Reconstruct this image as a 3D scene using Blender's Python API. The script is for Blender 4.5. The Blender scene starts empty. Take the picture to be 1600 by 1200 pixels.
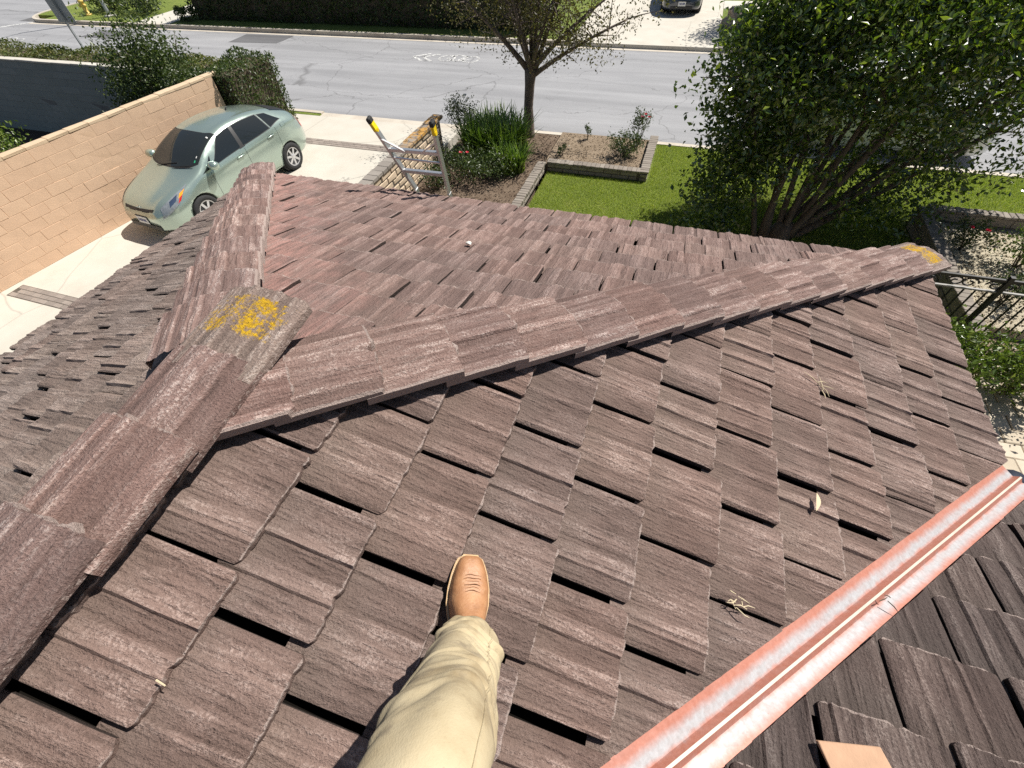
import bpy, bmesh, math, random
import numpy as np
from mathutils import Matrix, Vector
rad = math.radians
scene = bpy.context.scene
COL = scene.collection

# ------------------------------------------------------------------ camera, sky, sun, exposure
H = 3.98                                    # ridge end above the driveway
CAM = Vector((1.2574, -0.4396, 5.0131)); F_PX = 677.07
PITCH, ROLL, YAW = rad(51.2403), rad(3.8713), rad(-21.3558)
def cam_axes():
    cy, sy, cp, sp = math.cos(YAW), math.sin(YAW), math.cos(PITCH), math.sin(PITCH)
    fwd = Vector((sy*cp, cy*cp, -sp)); right = Vector((cy, -sy, 0)); down = fwd.cross(right)
    cr, sr = math.cos(ROLL), math.sin(ROLL)
    return cr*right + sr*down, -sr*right + cr*down, fwd
RIGHT, DOWN, FWD = cam_axes()
cd = bpy.data.cameras.new('camera'); co = bpy.data.objects.new('camera', cd); COL.objects.link(co)
m = Matrix((RIGHT, -DOWN, -FWD)).transposed().to_4x4(); m.translation = CAM
co.matrix_world = m
cd.sensor_width = 36; cd.lens = 36*F_PX/1600; cd.clip_start = .02; cd.clip_end = 500
scene.camera = co

SUN_AZ, SUN_EL = rad(43), rad(55)           # azimuth from the street direction (+Y) towards +X
w = bpy.data.worlds.new('World'); scene.world = w; w.use_nodes = True
sky = w.node_tree.nodes.new('ShaderNodeTexSky'); sky.sky_type = 'NISHITA'; sky.sun_disc = False
sky.sun_elevation = SUN_EL; sky.sun_rotation = SUN_AZ
bg = w.node_tree.nodes['Background']; bg.inputs['Strength'].default_value = .05
w.node_tree.links.new(sky.outputs['Color'], bg.inputs['Color'])
sl = bpy.data.lights.new('sun', 'SUN'); sl.energy = 5.0; sl.angle = rad(.53); sl.color = (1, .955, .885)
so = bpy.data.objects.new('sun', sl); COL.objects.link(so)
sd = Vector((math.sin(SUN_AZ)*math.cos(SUN_EL), math.cos(SUN_AZ)*math.cos(SUN_EL), math.sin(SUN_EL)))
so.rotation_euler = sd.to_track_quat('Z', 'Y').to_euler(); so.location = sd*60
scene.cycles.use_denoising = False
vs = scene.view_settings; vs.view_transform = 'Standard'; vs.look = 'None'; vs.exposure = .45; vs.gamma = 1

# ------------------------------------------------------------------ helpers
def ray(px, py):
    return (RIGHT*((px-800)/F_PX) + DOWN*((py-600)/F_PX) + FWD).normalized()
def G(px, py, z=0.0):                       # photo pixel -> point on the level z
    d = ray(px, py); return CAM + d*((z-CAM.z)/d.z)
def tag(o, label=None, cat=None, group=None, kind=None):
    if label: o['label'] = label
    if cat: o['category'] = cat
    if group: o['group'] = group
    if kind: o['kind'] = kind
    return o
def link(name, me, parent=None, loc=(0, 0, 0), rot=(0, 0, 0), mat=None):
    o = bpy.data.objects.new(name, me); COL.objects.link(o)
    o.location = loc; o.rotation_euler = rot
    if parent is not None: o.parent = parent
    if mat is not None and me is not None and not me.materials: me.materials.append(mat)
    return o
def empty(name, loc, rz=0, label=None, cat=None, group=None):
    o = link(name, None, None, loc, (0, 0, rz)); o.empty_display_size = .1
    return tag(o, label, cat, group)
def mesh_np(name, V, F, smooth=False):      # V (n,3), F (m,k) equal-size faces
    V = np.asarray(V, np.float32); F = np.asarray(F, np.int32); k = F.shape[1]
    me = bpy.data.meshes.new(name); me.vertices.add(len(V)); me.vertices.foreach_set('co', V.ravel())
    me.loops.add(F.size); me.loops.foreach_set('vertex_index', F.ravel())
    me.polygons.add(len(F)); me.polygons.foreach_set('loop_start', np.arange(0, F.size, k, dtype=np.int32))
    me.polygons.foreach_set('loop_total', np.full(len(F), k, np.int32))
    me.update(calc_edges=True); me.validate()
    me.polygons.foreach_set('use_smooth', np.full(len(F), bool(smooth)))
    return me
class MB:
    def __init__(s): s.v = []; s.f = []
    def add(s, vs_, fs): n = len(s.v); s.v += [tuple(q) for q in vs_]; s.f += [tuple(n+i for i in f) for f in fs]; return s
    def box(s, a, b, M=None):
        (x0, y0, z0), (x1, y1, z1) = a, b
        q = [Vector(c) for c in ((x0,y0,z0),(x1,y0,z0),(x1,y1,z0),(x0,y1,z0),(x0,y0,z1),(x1,y0,z1),(x1,y1,z1),(x0,y1,z1))]
        if M is not None: q = [M @ c for c in q]
        return s.add(q, ((0,3,2,1),(4,5,6,7),(0,1,5,4),(1,2,6,5),(2,3,7,6),(3,0,4,7)))
    def bar(s, a, b, wx, wy, up=(0, 0, 1)):
        a, b = Vector(a), Vector(b); d = (b-a).normalized(); u = Vector(up)
        x = d.cross(u)
        if x.length < 1e-4: x = d.cross(Vector((1, 0, 0)))
        x.normalize(); y = x.cross(d)
        q = [p + x*(i*wx/2) + y*(j*wy/2) for p in (a, b) for i, j in ((-1,-1),(1,-1),(1,1),(-1,1))]
        return s.add(q, ((0,1,2,3),(7,6,5,4),(0,4,5,1),(1,5,6,2),(2,6,7,3),(3,7,4,0)))
    def tube(s, pts, rs, n=8, cap=True):
        pts = [Vector(p) for p in pts]
        if not hasattr(rs, '__len__'): rs = [rs]*len(pts)
        x = None; rings = []
        for i, p in enumerate(pts):
            d = (pts[min(i+1, len(pts)-1)] - pts[max(i-1, 0)]).normalized()
            if x is None:
                x = d.cross(Vector((0, 0, 1)))
                if x.length < .1: x = d.cross(Vector((1, 0, 0)))
            x = (x - d*x.dot(d)).normalized(); y = d.cross(x)
            rings.append([p + (x*math.cos(2*math.pi*k/n) + y*math.sin(2*math.pi*k/n))*rs[i] for k in range(n)])
        V = [q for r in rings for q in r]; Fs = []
        for i in range(len(pts)-1):
            for k in range(n): Fs.append((i*n+k, i*n+(k+1) % n, (i+1)*n+(k+1) % n, (i+1)*n+k))
        if cap: Fs += [tuple(reversed(range(n))), tuple((len(pts)-1)*n+k for k in range(n))]
        return s.add(V, Fs)
    def loft(s, rings, cap=True):
        n = len(rings[0]); V = [q for r in rings for q in r]; Fs = []
        for i in range(len(rings)-1):
            for k in range(n): Fs.append((i*n+k, i*n+(k+1) % n, (i+1)*n+(k+1) % n, (i+1)*n+k))
        if cap: Fs += [tuple(reversed(range(n))), tuple((len(rings)-1)*n+k for k in range(n))]
        return s.add(V, Fs)
    def lathe(s, prof, axis='z', n=24, M=None):
        rings = []
        for r, h in prof:
            ring = []
            for k in range(n):
                a = 2*math.pi*k/n
                c = Vector((r*math.cos(a), r*math.sin(a), h)) if axis == 'z' else Vector((h, r*math.cos(a), r*math.sin(a)))
                ring.append(M @ c if M is not None else c)
            rings.append(ring)
        return s.loft(rings)
    def mesh(s, name, smooth=False, bevel=0):
        me = bpy.data.meshes.new(name); me.from_pydata(s.v, [], s.f); me.update()
        bm = bmesh.new(); bm.from_mesh(me)
        if bevel: bmesh.ops.bevel(bm, geom=bm.edges[:], offset=bevel, segments=1, affect='EDGES', clamp_overlap=True)
        bmesh.ops.recalc_face_normals(bm, faces=bm.faces[:])
        bm.to_mesh(me); bm.free()
        if smooth:
            for p in me.polygons: p.use_smooth = True
        return me
    def build(s, name, mat, parent=None, smooth=False, bevel=0, loc=(0, 0, 0), rot=(0, 0, 0)):
        return link(name, s.mesh(name, smooth, bevel), parent, loc, rot, mat)

# ------------------------------------------------------------------ material helpers
class NT:
    def __init__(s, name, rough=.8, **kw):
        s.m = bpy.data.materials.new(name); s.m.use_nodes = True; s.t = s.m.node_tree
        s.b = s.t.nodes['Principled BSDF']; s.b.inputs['Roughness'].default_value = rough
        for k, v in kw.items(): s.b.inputs[k].default_value = v
        s._tc = None
    def n(s, typ, **props):
        o = s.t.nodes.new('ShaderNode'+typ)
        for k, v in props.items(): setattr(o, k, v)
        return o
    def put(s, node, **ins):
        for k, v in ins.items(): s.set(node.inputs[k.replace('_', ' ')], v)
        return node
    def set(s, sock, v):
        if isinstance(v, bpy.types.NodeSocket): s.t.links.new(v, sock)
        elif isinstance(v, tuple) and len(v) == 3 and sock.type == 'RGBA': sock.default_value = (*v, 1)
        else: sock.default_value = v
    def tc(s, what='Object'):
        if s._tc is None: s._tc = s.n('TexCoord')
        return s._tc.outputs[what]
    def pos(s): return s.n('NewGeometry').outputs['Position']
    def math(s, op, a, b=0.0, c=None, clamp=False):
        o = s.n('Math', operation=op, use_clamp=clamp); s.set(o.inputs[0], a); s.set(o.inputs[1], b)
        if c is not None: s.set(o.inputs[2], c)
        return o.outputs[0]
    def vmath(s, op, a, b=(0, 0, 0)):
        o = s.n('VectorMath', operation=op); s.set(o.inputs[0], a); s.set(o.inputs[1], b); return o.outputs[0]
    def scaled(s, vec, sc): return s.vmath('MULTIPLY', vec, sc)
    def noise(s, vec, scale=5., detail=4., rough=.55, dist=0.):
        o = s.n('TexNoise'); s.set(o.inputs['Vector'], vec); o.inputs['Scale'].default_value = scale
        o.inputs['Detail'].default_value = detail; o.inputs['Roughness'].default_value = rough; o.inputs['Distortion'].default_value = dist
        return o.outputs['Fac']
    def voro(s, vec, scale, feature='DISTANCE_TO_EDGE', out='Distance', rnd=1.):
        o = s.n('TexVoronoi', feature=feature); s.set(o.inputs['Vector'], vec); o.inputs['Scale'].default_value = scale
        o.inputs['Randomness'].default_value = rnd; return o.outputs[out]
    def ramp(s, fac, *stops):
        o = s.n('ValToRGB'); s.set(o.inputs['Fac'], fac); e = o.color_ramp.elements
        while len(e) < len(stops): e.new(.5)
        for el, (p, c) in zip(e, stops):
            el.position = p; el.color = (c, c, c, 1) if not hasattr(c, '__len__') else (*c, 1)
        return o.outputs['Color']
    def mix(s, fac, a, b, blend='MIX'):
        o = s.n('Mix', data_type='RGBA', blend_type=blend); s.set(o.inputs[0], fac); s.set(o.inputs[6], a); s.set(o.inputs[7], b); return o.outputs[2]
    def color(s, c): s.set(s.b.inputs['Base Color'], c); return s
    def bump(s, h, strength=.5, dist=.01):
        o = s.n('Bump'); s.set(o.inputs['Height'], h); o.inputs['Strength'].default_value = strength; o.inputs['Distance'].default_value = dist
        s.t.links.new(o.outputs[0], s.b.inputs['Normal']); return s
    def rand(s): return s.n('ObjectInfo').outputs['Random']

def plain(name, col, rough=.6, var=.12, scale=8., bump=0., **kw):
    t = NT(name, rough, **kw); p = t.tc(); nz = t.noise(p, scale, 5)
    a = tuple(c*(1-var) for c in col); b = tuple(min(1, c*(1+var)) for c in col)
    t.color(t.ramp(nz, (.3, a), (.7, b)))
    if bump: t.bump(t.noise(p, scale*6, 4), bump, .004)
    return t.m

TW, TE = .3648, .2805                       # tile pitch across, exposure down the slope
def tile_mat(name, dark, midc, light, flake, edges=True, flake_amt=.8, pink=0., lichen=0., cap=False):
    t = NT(name, .92); t.b.inputs['Specular IOR Level'].default_value = .25
    oi = t.rand(); P0 = t.tc()
    off = t.n('CombineXYZ'); t.set(off.inputs[0], t.math('MULTIPLY', oi, 37.3)); t.set(off.inputs[1], t.math('MULTIPLY', oi, 91.7)); t.set(off.inputs[2], t.math('MULTIPLY', oi, 13.1))
    P = t.vmath('ADD', P0, off.outputs[0])
    warp = t.vmath('ADD', P, t.scaled(t.n('TexNoise').outputs['Color'], (0, 0, 0)))
    wn = t.n('TexNoise'); t.set(wn.inputs['Vector'], P); wn.inputs['Scale'].default_value = 9.; wn.inputs['Detail'].default_value = 3.
    P = t.vmath('ADD', P, t.scaled(t.vmath('SUBTRACT', wn.outputs['Color'], (.5, .5, .5)), (.004, .008, 0)))      # lets the grain wander
    st = t.noise(t.scaled(P, (38, 2.6, 8)), 1., 8, .66)
    st2 = t.noise(t.scaled(P, (110, 24, 20)), 1., 5, .72)
    bl = t.noise(P, 6., 5, .62)
    gr = t.noise(P, 330., 4, .75)
    gm = t.noise(P, 120., 4, .7)
    c = t.ramp(t.math('ADD', t.math('MULTIPLY', st, .62), t.math('MULTIPLY', bl, .38)), (.34, dark), (.47, midc), (.60, tuple((x+y)/2 for x, y in zip(midc, light))), (.68, light))
    c = t.mix(t.math('MULTIPLY', t.ramp(st2, (.50, 0.), (.66, 1.)), .30), c, light)
    c = t.mix(t.math('MULTIPLY', t.ramp(st2, (.32, 1.), (.42, 0.)), .38), c, tuple(x*.6 for x in dark))
    c = t.mix(t.math('MULTIPLY', t.ramp(gm, (.55, 0.), (.66, 1.)), .25), c, tuple(min(1, x*1.45) for x in light))
    c = t.mix(t.math('MULTIPLY', t.ramp(gm, (.33, 1.), (.43, 0.)), .25), c, tuple(x*.75 for x in dark))
    c = t.mix(t.math('MULTIPLY', t.ramp(gr, (.55, 0.), (.68, 1.)), .28), c, tuple(min(1, x*1.9) for x in light))
    c = t.mix(t.math('MULTIPLY', t.ramp(gr, (.32, 1.), (.42, 0.)), .30), c, tuple(x*.6 for x in dark))
    fl = t.math('MULTIPLY', t.ramp(t.noise(t.scaled(P, (46, 9, 20)), 1., 7, .72), (.46, 0.), (.58, 1.)), t.ramp(gm, (.46, 0.), (.55, 1.)))
    fl = t.math('MULTIPLY', fl, t.ramp(bl, (.34, .3), (.58, 1.)))
    at = t.n('Attribute', attribute_name='rib').outputs['Fac']          # raised ribs are rubbed pale
    rb = t.ramp(t.math('ADD', t.math('MULTIPLY', at, .6), t.math('MULTIPLY', t.noise(t.scaled(P, (60, 7, 10)), 1., 6, .7), .55)), (.50, 0.), (.80, 1.))
    fl = t.math('MULTIPLY', fl, t.math('ADD', .25, t.math('MULTIPLY', rb, 1.3)), clamp=True)
    c = t.mix(t.math('MULTIPLY', fl, flake_amt), c, flake)
    ck = t.math('MULTIPLY', t.ramp(t.noise(t.scaled(P, (30, 2.2, 8)), 1., 3, .5), (.485, 0.), (.5, 1.), (.515, 0.)), t.ramp(bl, (.45, 0.), (.6, 1.)))
    c = t.mix(t.math('MULTIPLY', ck, .6), c, tuple(x*.4 for x in dark))
    c = t.mix(t.math('MULTIPLY', rb, .34), c, tuple(min(1, x*1.40) for x in light))
    c = t.mix(t.math('MULTIPLY', t.ramp(at, (.10, 1.), (.38, 0.)), .45), c, tuple((x+y)/2*.92 for x, y in zip(dark, midc)))      # silt left in the grooves
    if edges:
        sy = t.n('SeparateXYZ'); t.set(sy.inputs[0], P0)
        wash = t.ramp(t.math('ADD', t.math('MULTIPLY', sy.outputs[1], -1.), t.math('MULTIPLY', t.math('SUBTRACT', bl, .5), .16)), (.15, 0.), (.28, 1.))
        c = t.mix(t.math('MULTIPLY', wash, .55 if not cap else .2), c, tuple(x*k for x, k in zip(midc, (.93, 1.03, 1.02))))          # grey run-off film below the course above
    tint = t.ramp(t.math('FRACT', t.math('MULTIPLY', oi, 17.3)), (0., (.90, .89, .89)), (.35, (1., .98, .97)), (.7, (1.04, .97, .94)), (1., (1.09, 1.07, 1.04)))
    c = t.mix(1., c, tint, 'MULTIPLY')
    if pink:                                # pink overspray along the hip beside the ridge end
        sp = t.n('SeparateXYZ'); t.set(sp.inputs[0], t.pos())
        d = t.math('ADD', t.math('MULTIPLY', sp.outputs[0], .732), t.math('MULTIPLY', sp.outputs[1], .681))     # distance from that hip, in plan
        d = t.math('ADD', d, t.math('MULTIPLY', t.math('SUBTRACT', t.noise(t.pos(), 5., 5, .65), .5), 1.1))
        f = t.math('MULTIPLY', t.ramp(d, (.12, 1.), (.62, 0.)), t.ramp(t.noise(t.scaled(P, (40, 7, 10)), 1., 5), (.36, .1), (.58, 1.)))
        c = t.mix(t.math('MULTIPLY', f, pink), c, (.50, .27, .23))
    if edges:
        s = t.n('SeparateXYZ'); t.set(s.inputs[0], P0)
        j = t.math('MULTIPLY', t.noise(P, 70., 4, .7), .022)
        e1 = t.math('GREATER_THAN', t.math('ADD', s.outputs[1], j), .0085 if not cap else .0115)
        hw = TW/2-.012 if not cap else .174
        e2 = t.math('GREATER_THAN', t.math('ADD', t.math('ABSOLUTE', s.outputs[0]), t.math('MULTIPLY', j, .6)), hw+.0055)
        e = t.math('MULTIPLY', e1 if not cap else t.math('MAXIMUM', e1, e2), t.math('GREATER_THAN', s.outputs[2], -.013 if not cap else -.2))
        c = t.mix(t.math('MULTIPLY', e, .75), c, (.43, .345, .305))
        if not cap:                         # shade of the joints painted dark onto the tile flanks
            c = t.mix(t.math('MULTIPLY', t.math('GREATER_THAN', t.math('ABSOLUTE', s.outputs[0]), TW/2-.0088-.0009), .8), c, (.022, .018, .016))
    if lichen:
        s2 = t.n('SeparateXYZ'); t.set(s2.inputs[0], P0)
        yy = t.ramp(t.math('ADD', s2.outputs[1], .30), (.0, 0.), (.10, 1.), (.25, 1.), (.295, .0))
        yy = t.math('MULTIPLY', yy, t.ramp(t.math('ABSOLUTE', s2.outputs[0]), (.004, .86), (.035, 1.), (.11, 1.), (.165, .75)))
        ln = t.noise(P, 11., 7, .72)
        fine = t.noise(P, 75., 4, .7)
        lf = t.ramp(t.math('MULTIPLY', t.math('ADD', t.math('MULTIPLY', ln, .62), t.math('MULTIPLY', fine, .42)), yy), (.46, 0.), (.54, 1.))
        c = t.mix(t.math('MULTIPLY', lf, lichen), c, t.ramp(fine, (.35, (.36, .20, .02)), (.65, (.68, .42, .02))))
    t.color(c)
    hgt = t.math('ADD', t.math('MULTIPLY', st, .8), t.math('ADD', t.math('MULTIPLY', st2, .45), t.math('MULTIPLY', gm, .75)))
    t.bump(hgt, 1., .016)
    return t.m
DK, MD, LT, FLK = (.088, .063, .053), (.195, .138, .118), (.31, .228, .198), (.54, .44, .395)
M = {}
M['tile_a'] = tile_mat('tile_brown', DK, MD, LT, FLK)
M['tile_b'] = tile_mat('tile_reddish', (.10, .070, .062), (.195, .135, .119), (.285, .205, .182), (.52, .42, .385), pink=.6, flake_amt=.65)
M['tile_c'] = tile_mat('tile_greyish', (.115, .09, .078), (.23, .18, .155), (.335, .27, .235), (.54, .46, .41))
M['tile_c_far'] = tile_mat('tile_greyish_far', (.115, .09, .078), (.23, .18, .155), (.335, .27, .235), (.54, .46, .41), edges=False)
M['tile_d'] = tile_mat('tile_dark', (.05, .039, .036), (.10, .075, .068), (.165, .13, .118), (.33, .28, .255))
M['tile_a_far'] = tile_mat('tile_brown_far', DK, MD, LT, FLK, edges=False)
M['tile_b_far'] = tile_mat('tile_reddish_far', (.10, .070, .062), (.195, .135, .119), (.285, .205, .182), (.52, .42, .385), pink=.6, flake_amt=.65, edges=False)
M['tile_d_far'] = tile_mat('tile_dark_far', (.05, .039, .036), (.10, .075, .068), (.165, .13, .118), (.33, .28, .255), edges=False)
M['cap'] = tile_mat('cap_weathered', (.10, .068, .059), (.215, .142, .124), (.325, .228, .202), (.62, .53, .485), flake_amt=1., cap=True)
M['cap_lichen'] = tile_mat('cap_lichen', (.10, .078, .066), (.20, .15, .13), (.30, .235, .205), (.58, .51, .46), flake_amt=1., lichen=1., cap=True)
M['deck'] = plain('underlay', (.008, .007, .006), 1., **{'Specular IOR Level': 0.})
M['wood'] = plain('fascia_paint', (.30, .22, .17), .7)
M['stucco'] = plain('stucco', (.55, .48, .38), .9, .08, 20, .4)

def concrete_mat(name, a, b, stain=(.3, .27, .22), amt=.35):
    t = NT(name, .88); P = t.pos()
    c = t.ramp(t.noise(P, 1.3, 6, .6), (.3, a), (.7, b))
    c = t.mix(t.math('MULTIPLY', t.ramp(t.noise(P, .55, 7, .68), (.52, 0.), (.72, 1.)), amt), c, stain)
    c = t.mix(t.math('MULTIPLY', t.ramp(t.noise(P, 90., 3, .7), (.55, 0.), (.75, 1.)), .2), c, tuple(x*.6 for x in a))
    ck = t.ramp(t.voro(t.vmath('ADD', P, t.scaled(t.n('TexNoise').outputs['Color'], (.5, .5, 0))), .33), (.0, 1.), (.006, 0.))
    c = t.mix(t.math('MULTIPLY', ck, .35), c, (.16, .14, .12))
    t.color(c); t.bump(t.noise(P, 130., 4, .7), .35, .004); return t.m
M['drive'] = concrete_mat('driveway_concrete', (.49, .455, .385), (.56, .525, .455), (.39, .35, .29), .4)
M['kerb'] = concrete_mat('kerb_concrete', (.46, .41, .34), (.56, .51, .43), (.33, .26, .2), .6)
M['walk'] = concrete_mat('sidewalk_concrete', (.50, .47, .41), (.58, .55, .48))

def asphalt_mat(name, a, b):
    t = NT(name, .9); P = t.pos()
    c = t.ramp(t.noise(P, .5, 6, .6), (.3, a), (.7, b))
    sx = t.noise(t.scaled(P, (.12, 1.6, 1)), 1., 5, .6)
    c = t.mix(.55, c, t.ramp(sx, (.35, tuple(x*.82 for x in a)), (.65, tuple(x*1.12 for x in b))))
    g = t.noise(P, 70., 3, .8)
    c = t.mix(t.math('MULTIPLY', t.ramp(g, (.35, 1.), (.5, 0.)), .35), c, tuple(x*.5 for x in a))
    c = t.mix(t.math('MULTIPLY', t.ramp(g, (.55, 0.), (.7, 1.)), .3), c, tuple(x*1.5 for x in b))
    wv = t.vmath('ADD', P, t.scaled(t.vmath('SUBTRACT', t.n('TexNoise').outputs['Color'], (.5, .5, .5)), (.0, .0, 0)))
    nz = t.n('TexNoise'); t.set(nz.inputs['Vector'], P); nz.inputs['Scale'].default_value = 1.6; nz.inputs['Detail'].default_value = 5
    wv = t.vmath('ADD', P, t.scaled(t.vmath('SUBTRACT', nz.outputs['Color'], (.5, .5, .5)), (.9, .9, 0)))
    k1 = t.ramp(t.voro(t.scaled(wv, (.55, 1, 1)), .42), (.0, 1.), (.007, 0.))
    k2 = t.ramp(t.voro(wv, 1.5), (.0, 1.), (.011, 0.))
    msk = t.ramp(t.noise(P, .33, 3), (.45, 0.), (.6, 1.))
    c = t.mix(t.math('MULTIPLY', k1, .45), c, (.045, .043, .042))
    c = t.mix(t.math('MULTIPLY', t.math('MULTIPLY', k2, msk), .32), c, (.06, .058, .056))
    sp = t.ramp(t.noise(P, 1.1, 4, .75), (.70, 0.), (.76, 1.))
    c = t.mix(t.math('MULTIPLY', sp, .35), c, (.06, .056, .054))
    t.color(c); t.bump(g, .5, .01); return t.m
M['asphalt'] = asphalt_mat('asphalt', (.25, .252, .262), (.31, .312, .32))
M['asphalt_patch'] = asphalt_mat('asphalt_patch', (.105, .105, .11), (.135, .135, .14))
t = NT('road_paint', .7); P = t.pos()
t.color(t.mix(t.ramp(t.noise(P, 14., 6, .75), (.44, 0.), (.56, 1.)), (.24, .24, .24), (.66, .66, .64))); M['paint'] = t.m

def soil_mat(name, a, b):
    t = NT(name, .95); P = t.pos()
    c = t.ramp(t.noise(P, 3., 8, .7), (.3, a), (.7, b))
    c = t.mix(t.math('MULTIPLY', t.ramp(t.noise(P, 40., 5, .75), (.5, 0.), (.65, 1.)), .5), c, tuple(x*.55 for x in a))
    t.color(c); t.bump(t.math('ADD', t.noise(P, 18., 7, .7), t.noise(P, 70., 3)), .9, .05); return t.m
M['soil'] = soil_mat('garden_soil', (.15, .10, .065), (.27, .20, .14))
M['sand'] = soil_mat('sandy_soil', (.27, .20, .13), (.41, .315, .22))
M['mulch'] = soil_mat('pale_mulch', (.55, .47, .34), (.74, .66, .5))
M['earth'] = soil_mat('bare_earth', (.12, .085, .055), (.2, .15, .1))
t = NT('lawn', .95); P = t.pos()
c = t.ramp(t.noise(P, 1.1, 6, .65), (.3, (.16, .215, .03)), (.55, (.22, .285, .04)), (.72, (.32, .34, .08)))
c = t.mix(t.math('MULTIPLY', t.ramp(t.noise(P, 34., 5, .75), (.38, 1.), (.55, 0.)), .6), c, (.035, .055, .010)); t.color(c)
t.bump(t.noise(P, 60., 4, .7), 1., .05); M['lawn'] = t.m

def leaf_mat(name, a, b, cc, rough=.4, trans=.22, spec=.5):
    t = NT(name, rough); r = t.n('NewGeometry').outputs['Random Per Island']
    c = t.ramp(r, (0., a), (.55, b), (1., cc)); t.color(c)
    t.b.inputs['Specular IOR Level'].default_value = spec
    tr = t.n('BsdfTranslucent'); t.set(tr.inputs['Color'], t.mix(1., c, (1.7, 1.9, .6), 'MULTIPLY'))
    mx = t.n('MixShader'); mx.inputs[0].default_value = trans
    t.t.links.new(t.b.outputs[0], mx.inputs[1]); t.t.links.new(tr.outputs[0], mx.inputs[2])
    t.t.links.new(mx.outputs[0], t.t.nodes['Material Output'].inputs[0]); return t.m
M['leaf_big'] = leaf_mat('leaf_glossy', (.034, .064, .014), (.066, .108, .020), (.20, .245, .042), .22, .32, 1.)
M['leaf_dark'] = leaf_mat('leaf_dark', (.028, .05, .014), (.055, .085, .022), (.11, .14, .038), .42)
M['leaf_ivy'] = leaf_mat('leaf_ivy', (.06, .085, .022), (.105, .125, .035), (.20, .19, .06), .5)
M['leaf_rose'] = leaf_mat('leaf_rose', (.035, .06, .022), (.06, .09, .03), (.11, .13, .05), .42)
M['leaf_bright'] = leaf_mat('leaf_bright', (.06, .10, .02), (.10, .155, .025), (.19, .24, .05), .35)
M['leaf_brown'] = leaf_mat('leaf_brownish', (.05, .045, .02), (.085, .08, .03), (.15, .12, .05), .5, .3)
M['blade'] = leaf_mat('strap_leaf', (.08, .14, .025), (.14, .23, .04), (.26, .34, .08), .35, .2)
M['grass'] = leaf_mat('grass_blade', (.17, .225, .035), (.25, .315, .05), (.44, .43, .15), .5, .3)
M['petal_red'] = plain('petal_red', (.65, .02, .06), .5); M['petal_pink'] = plain('petal_pink', (.75, .12, .25), .5); M['petal_white'] = plain('petal_white', (.8, .78, .7), .5)
def bark_mat(name, a, b):
    t = NT(name, .9); P = t.tc()
    c = t.ramp(t.noise(t.scaled(P, (14, 14, 3)), 1., 7, .65), (.32, a), (.68, b)); t.color(c)
    t.bump(t.noise(t.scaled(P, (40, 40, 7)), 1., 6, .65), .8, .02); return t.m
M['bark'] = bark_mat('bark_brown', (.07, .05, .037), (.20, .155, .12))
M['bark2'] = bark_mat('bark_grey', (.09, .068, .055), (.22, .175, .145))
M['twig'] = plain('twig', (.09, .07, .045), .9)

def block_mat(name, a, b, joint_bump=.4, lichen=None):
    t = NT(name, .9); oi = t.rand(); P = t.pos()
    c = t.ramp(oi, (0., a), (1., b))
    c = t.mix(t.math('MULTIPLY', t.ramp(t.noise(P, 5., 6, .65), (.4, 0.), (.7, 1.)), .35), c, tuple(x*.8 for x in a))
    c = t.mix(t.math('MULTIPLY', t.ramp(t.noise(P, 60., 4, .7), (.5, 0.), (.7, 1.)), .25), c, tuple(x*.7 for x in a))
    if lichen:
        sp = t.n('SeparateXYZ'); t.set(sp.inputs[0], P)
        yr = t.ramp(t.math('MULTIPLY', sp.outputs[1], .1), (.80, 0.), (.9, 1.))
        c = t.mix(t.math('MULTIPLY', t.math('MULTIPLY', t.ramp(t.noise(P, 6., 6, .7), (.45, 0.), (.55, 1.)), yr), .9), c, lichen)
    t.color(c); t.bump(t.noise(P, 55., 5, .7), joint_bump, .008); return t.m
M['tan_block'] = block_mat('tan_painted_block', (.62, .425, .285), (.66, .46, .31))
M['tan_cap'] = block_mat('tan_cap_block', (.57, .425, .28), (.62, .47, .32))
M['tan_joint'] = plain('tan_joint', (.58, .40, .265), .95)
M['slump'] = block_mat('slump_block', (.50, .40, .28), (.60, .47, .34), .8)
M['slump_joint'] = plain('dark_mortar', (.09, .075, .06), .95)
M['cap_brick'] = block_mat('cap_brick_grey', (.21, .185, .16), (.30, .27, .235), .6, (.48, .25, .04))
M['plant_brick'] = block_mat('planter_brick_grey', (.21, .18, .15), (.29, .255, .215), .6)
M['paver'] = block_mat('brick_paver', (.22, .185, .16), (.33, .28, .24), .6)
M['flag'] = block_mat('patio_flagstone', (.47, .40, .30), (.6, .52, .41), .5)
M['grey_block'] = block_mat('grey_block', (.27, .30, .28), (.32, .345, .325), .5)
M['grey_joint'] = plain('grey_joint', (.2, .2, .19), .95)
M['rock'] = block_mat('boulder', (.36, .28, .21), (.42, .33, .25), 1.)

M['alu'] = plain('aluminium', (.62, .62, .62), .38, .06, 30, .05, Metallic=.85)
M['yellow'] = plain('yellow_plastic', (.85, .60, .01), .45, .05)
M['rubber'] = plain('black_rubber', (.02, .02, .02), .8)
M['iron'] = plain('black_iron', (.018, .017, .016), .45)
M['iron_highlight'] = plain('highlit_iron', (.26, .25, .23), .5)  # black iron painted pale to stand for the highlight along the scroll rail
M['galv'] = plain('galvanised', (.42, .44, .45), .45, .08, 20, 0., Metallic=.5)
M['signback'] = plain('sign_back', (.50, .52, .53), .5, .05, 6, 0., Metallic=.3)
M['hydrant'] = plain('hydrant_yellow', (.70, .50, .13), .5)
M['navy'] = plain('navy_paint', (.012, .016, .035), .4)
M['terracotta'] = plain('pale_clay', (.46, .285, .18), .85, .1, 20, .3)
M['straw'] = plain('dry_straw', (.60, .50, .33), .8)
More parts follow.
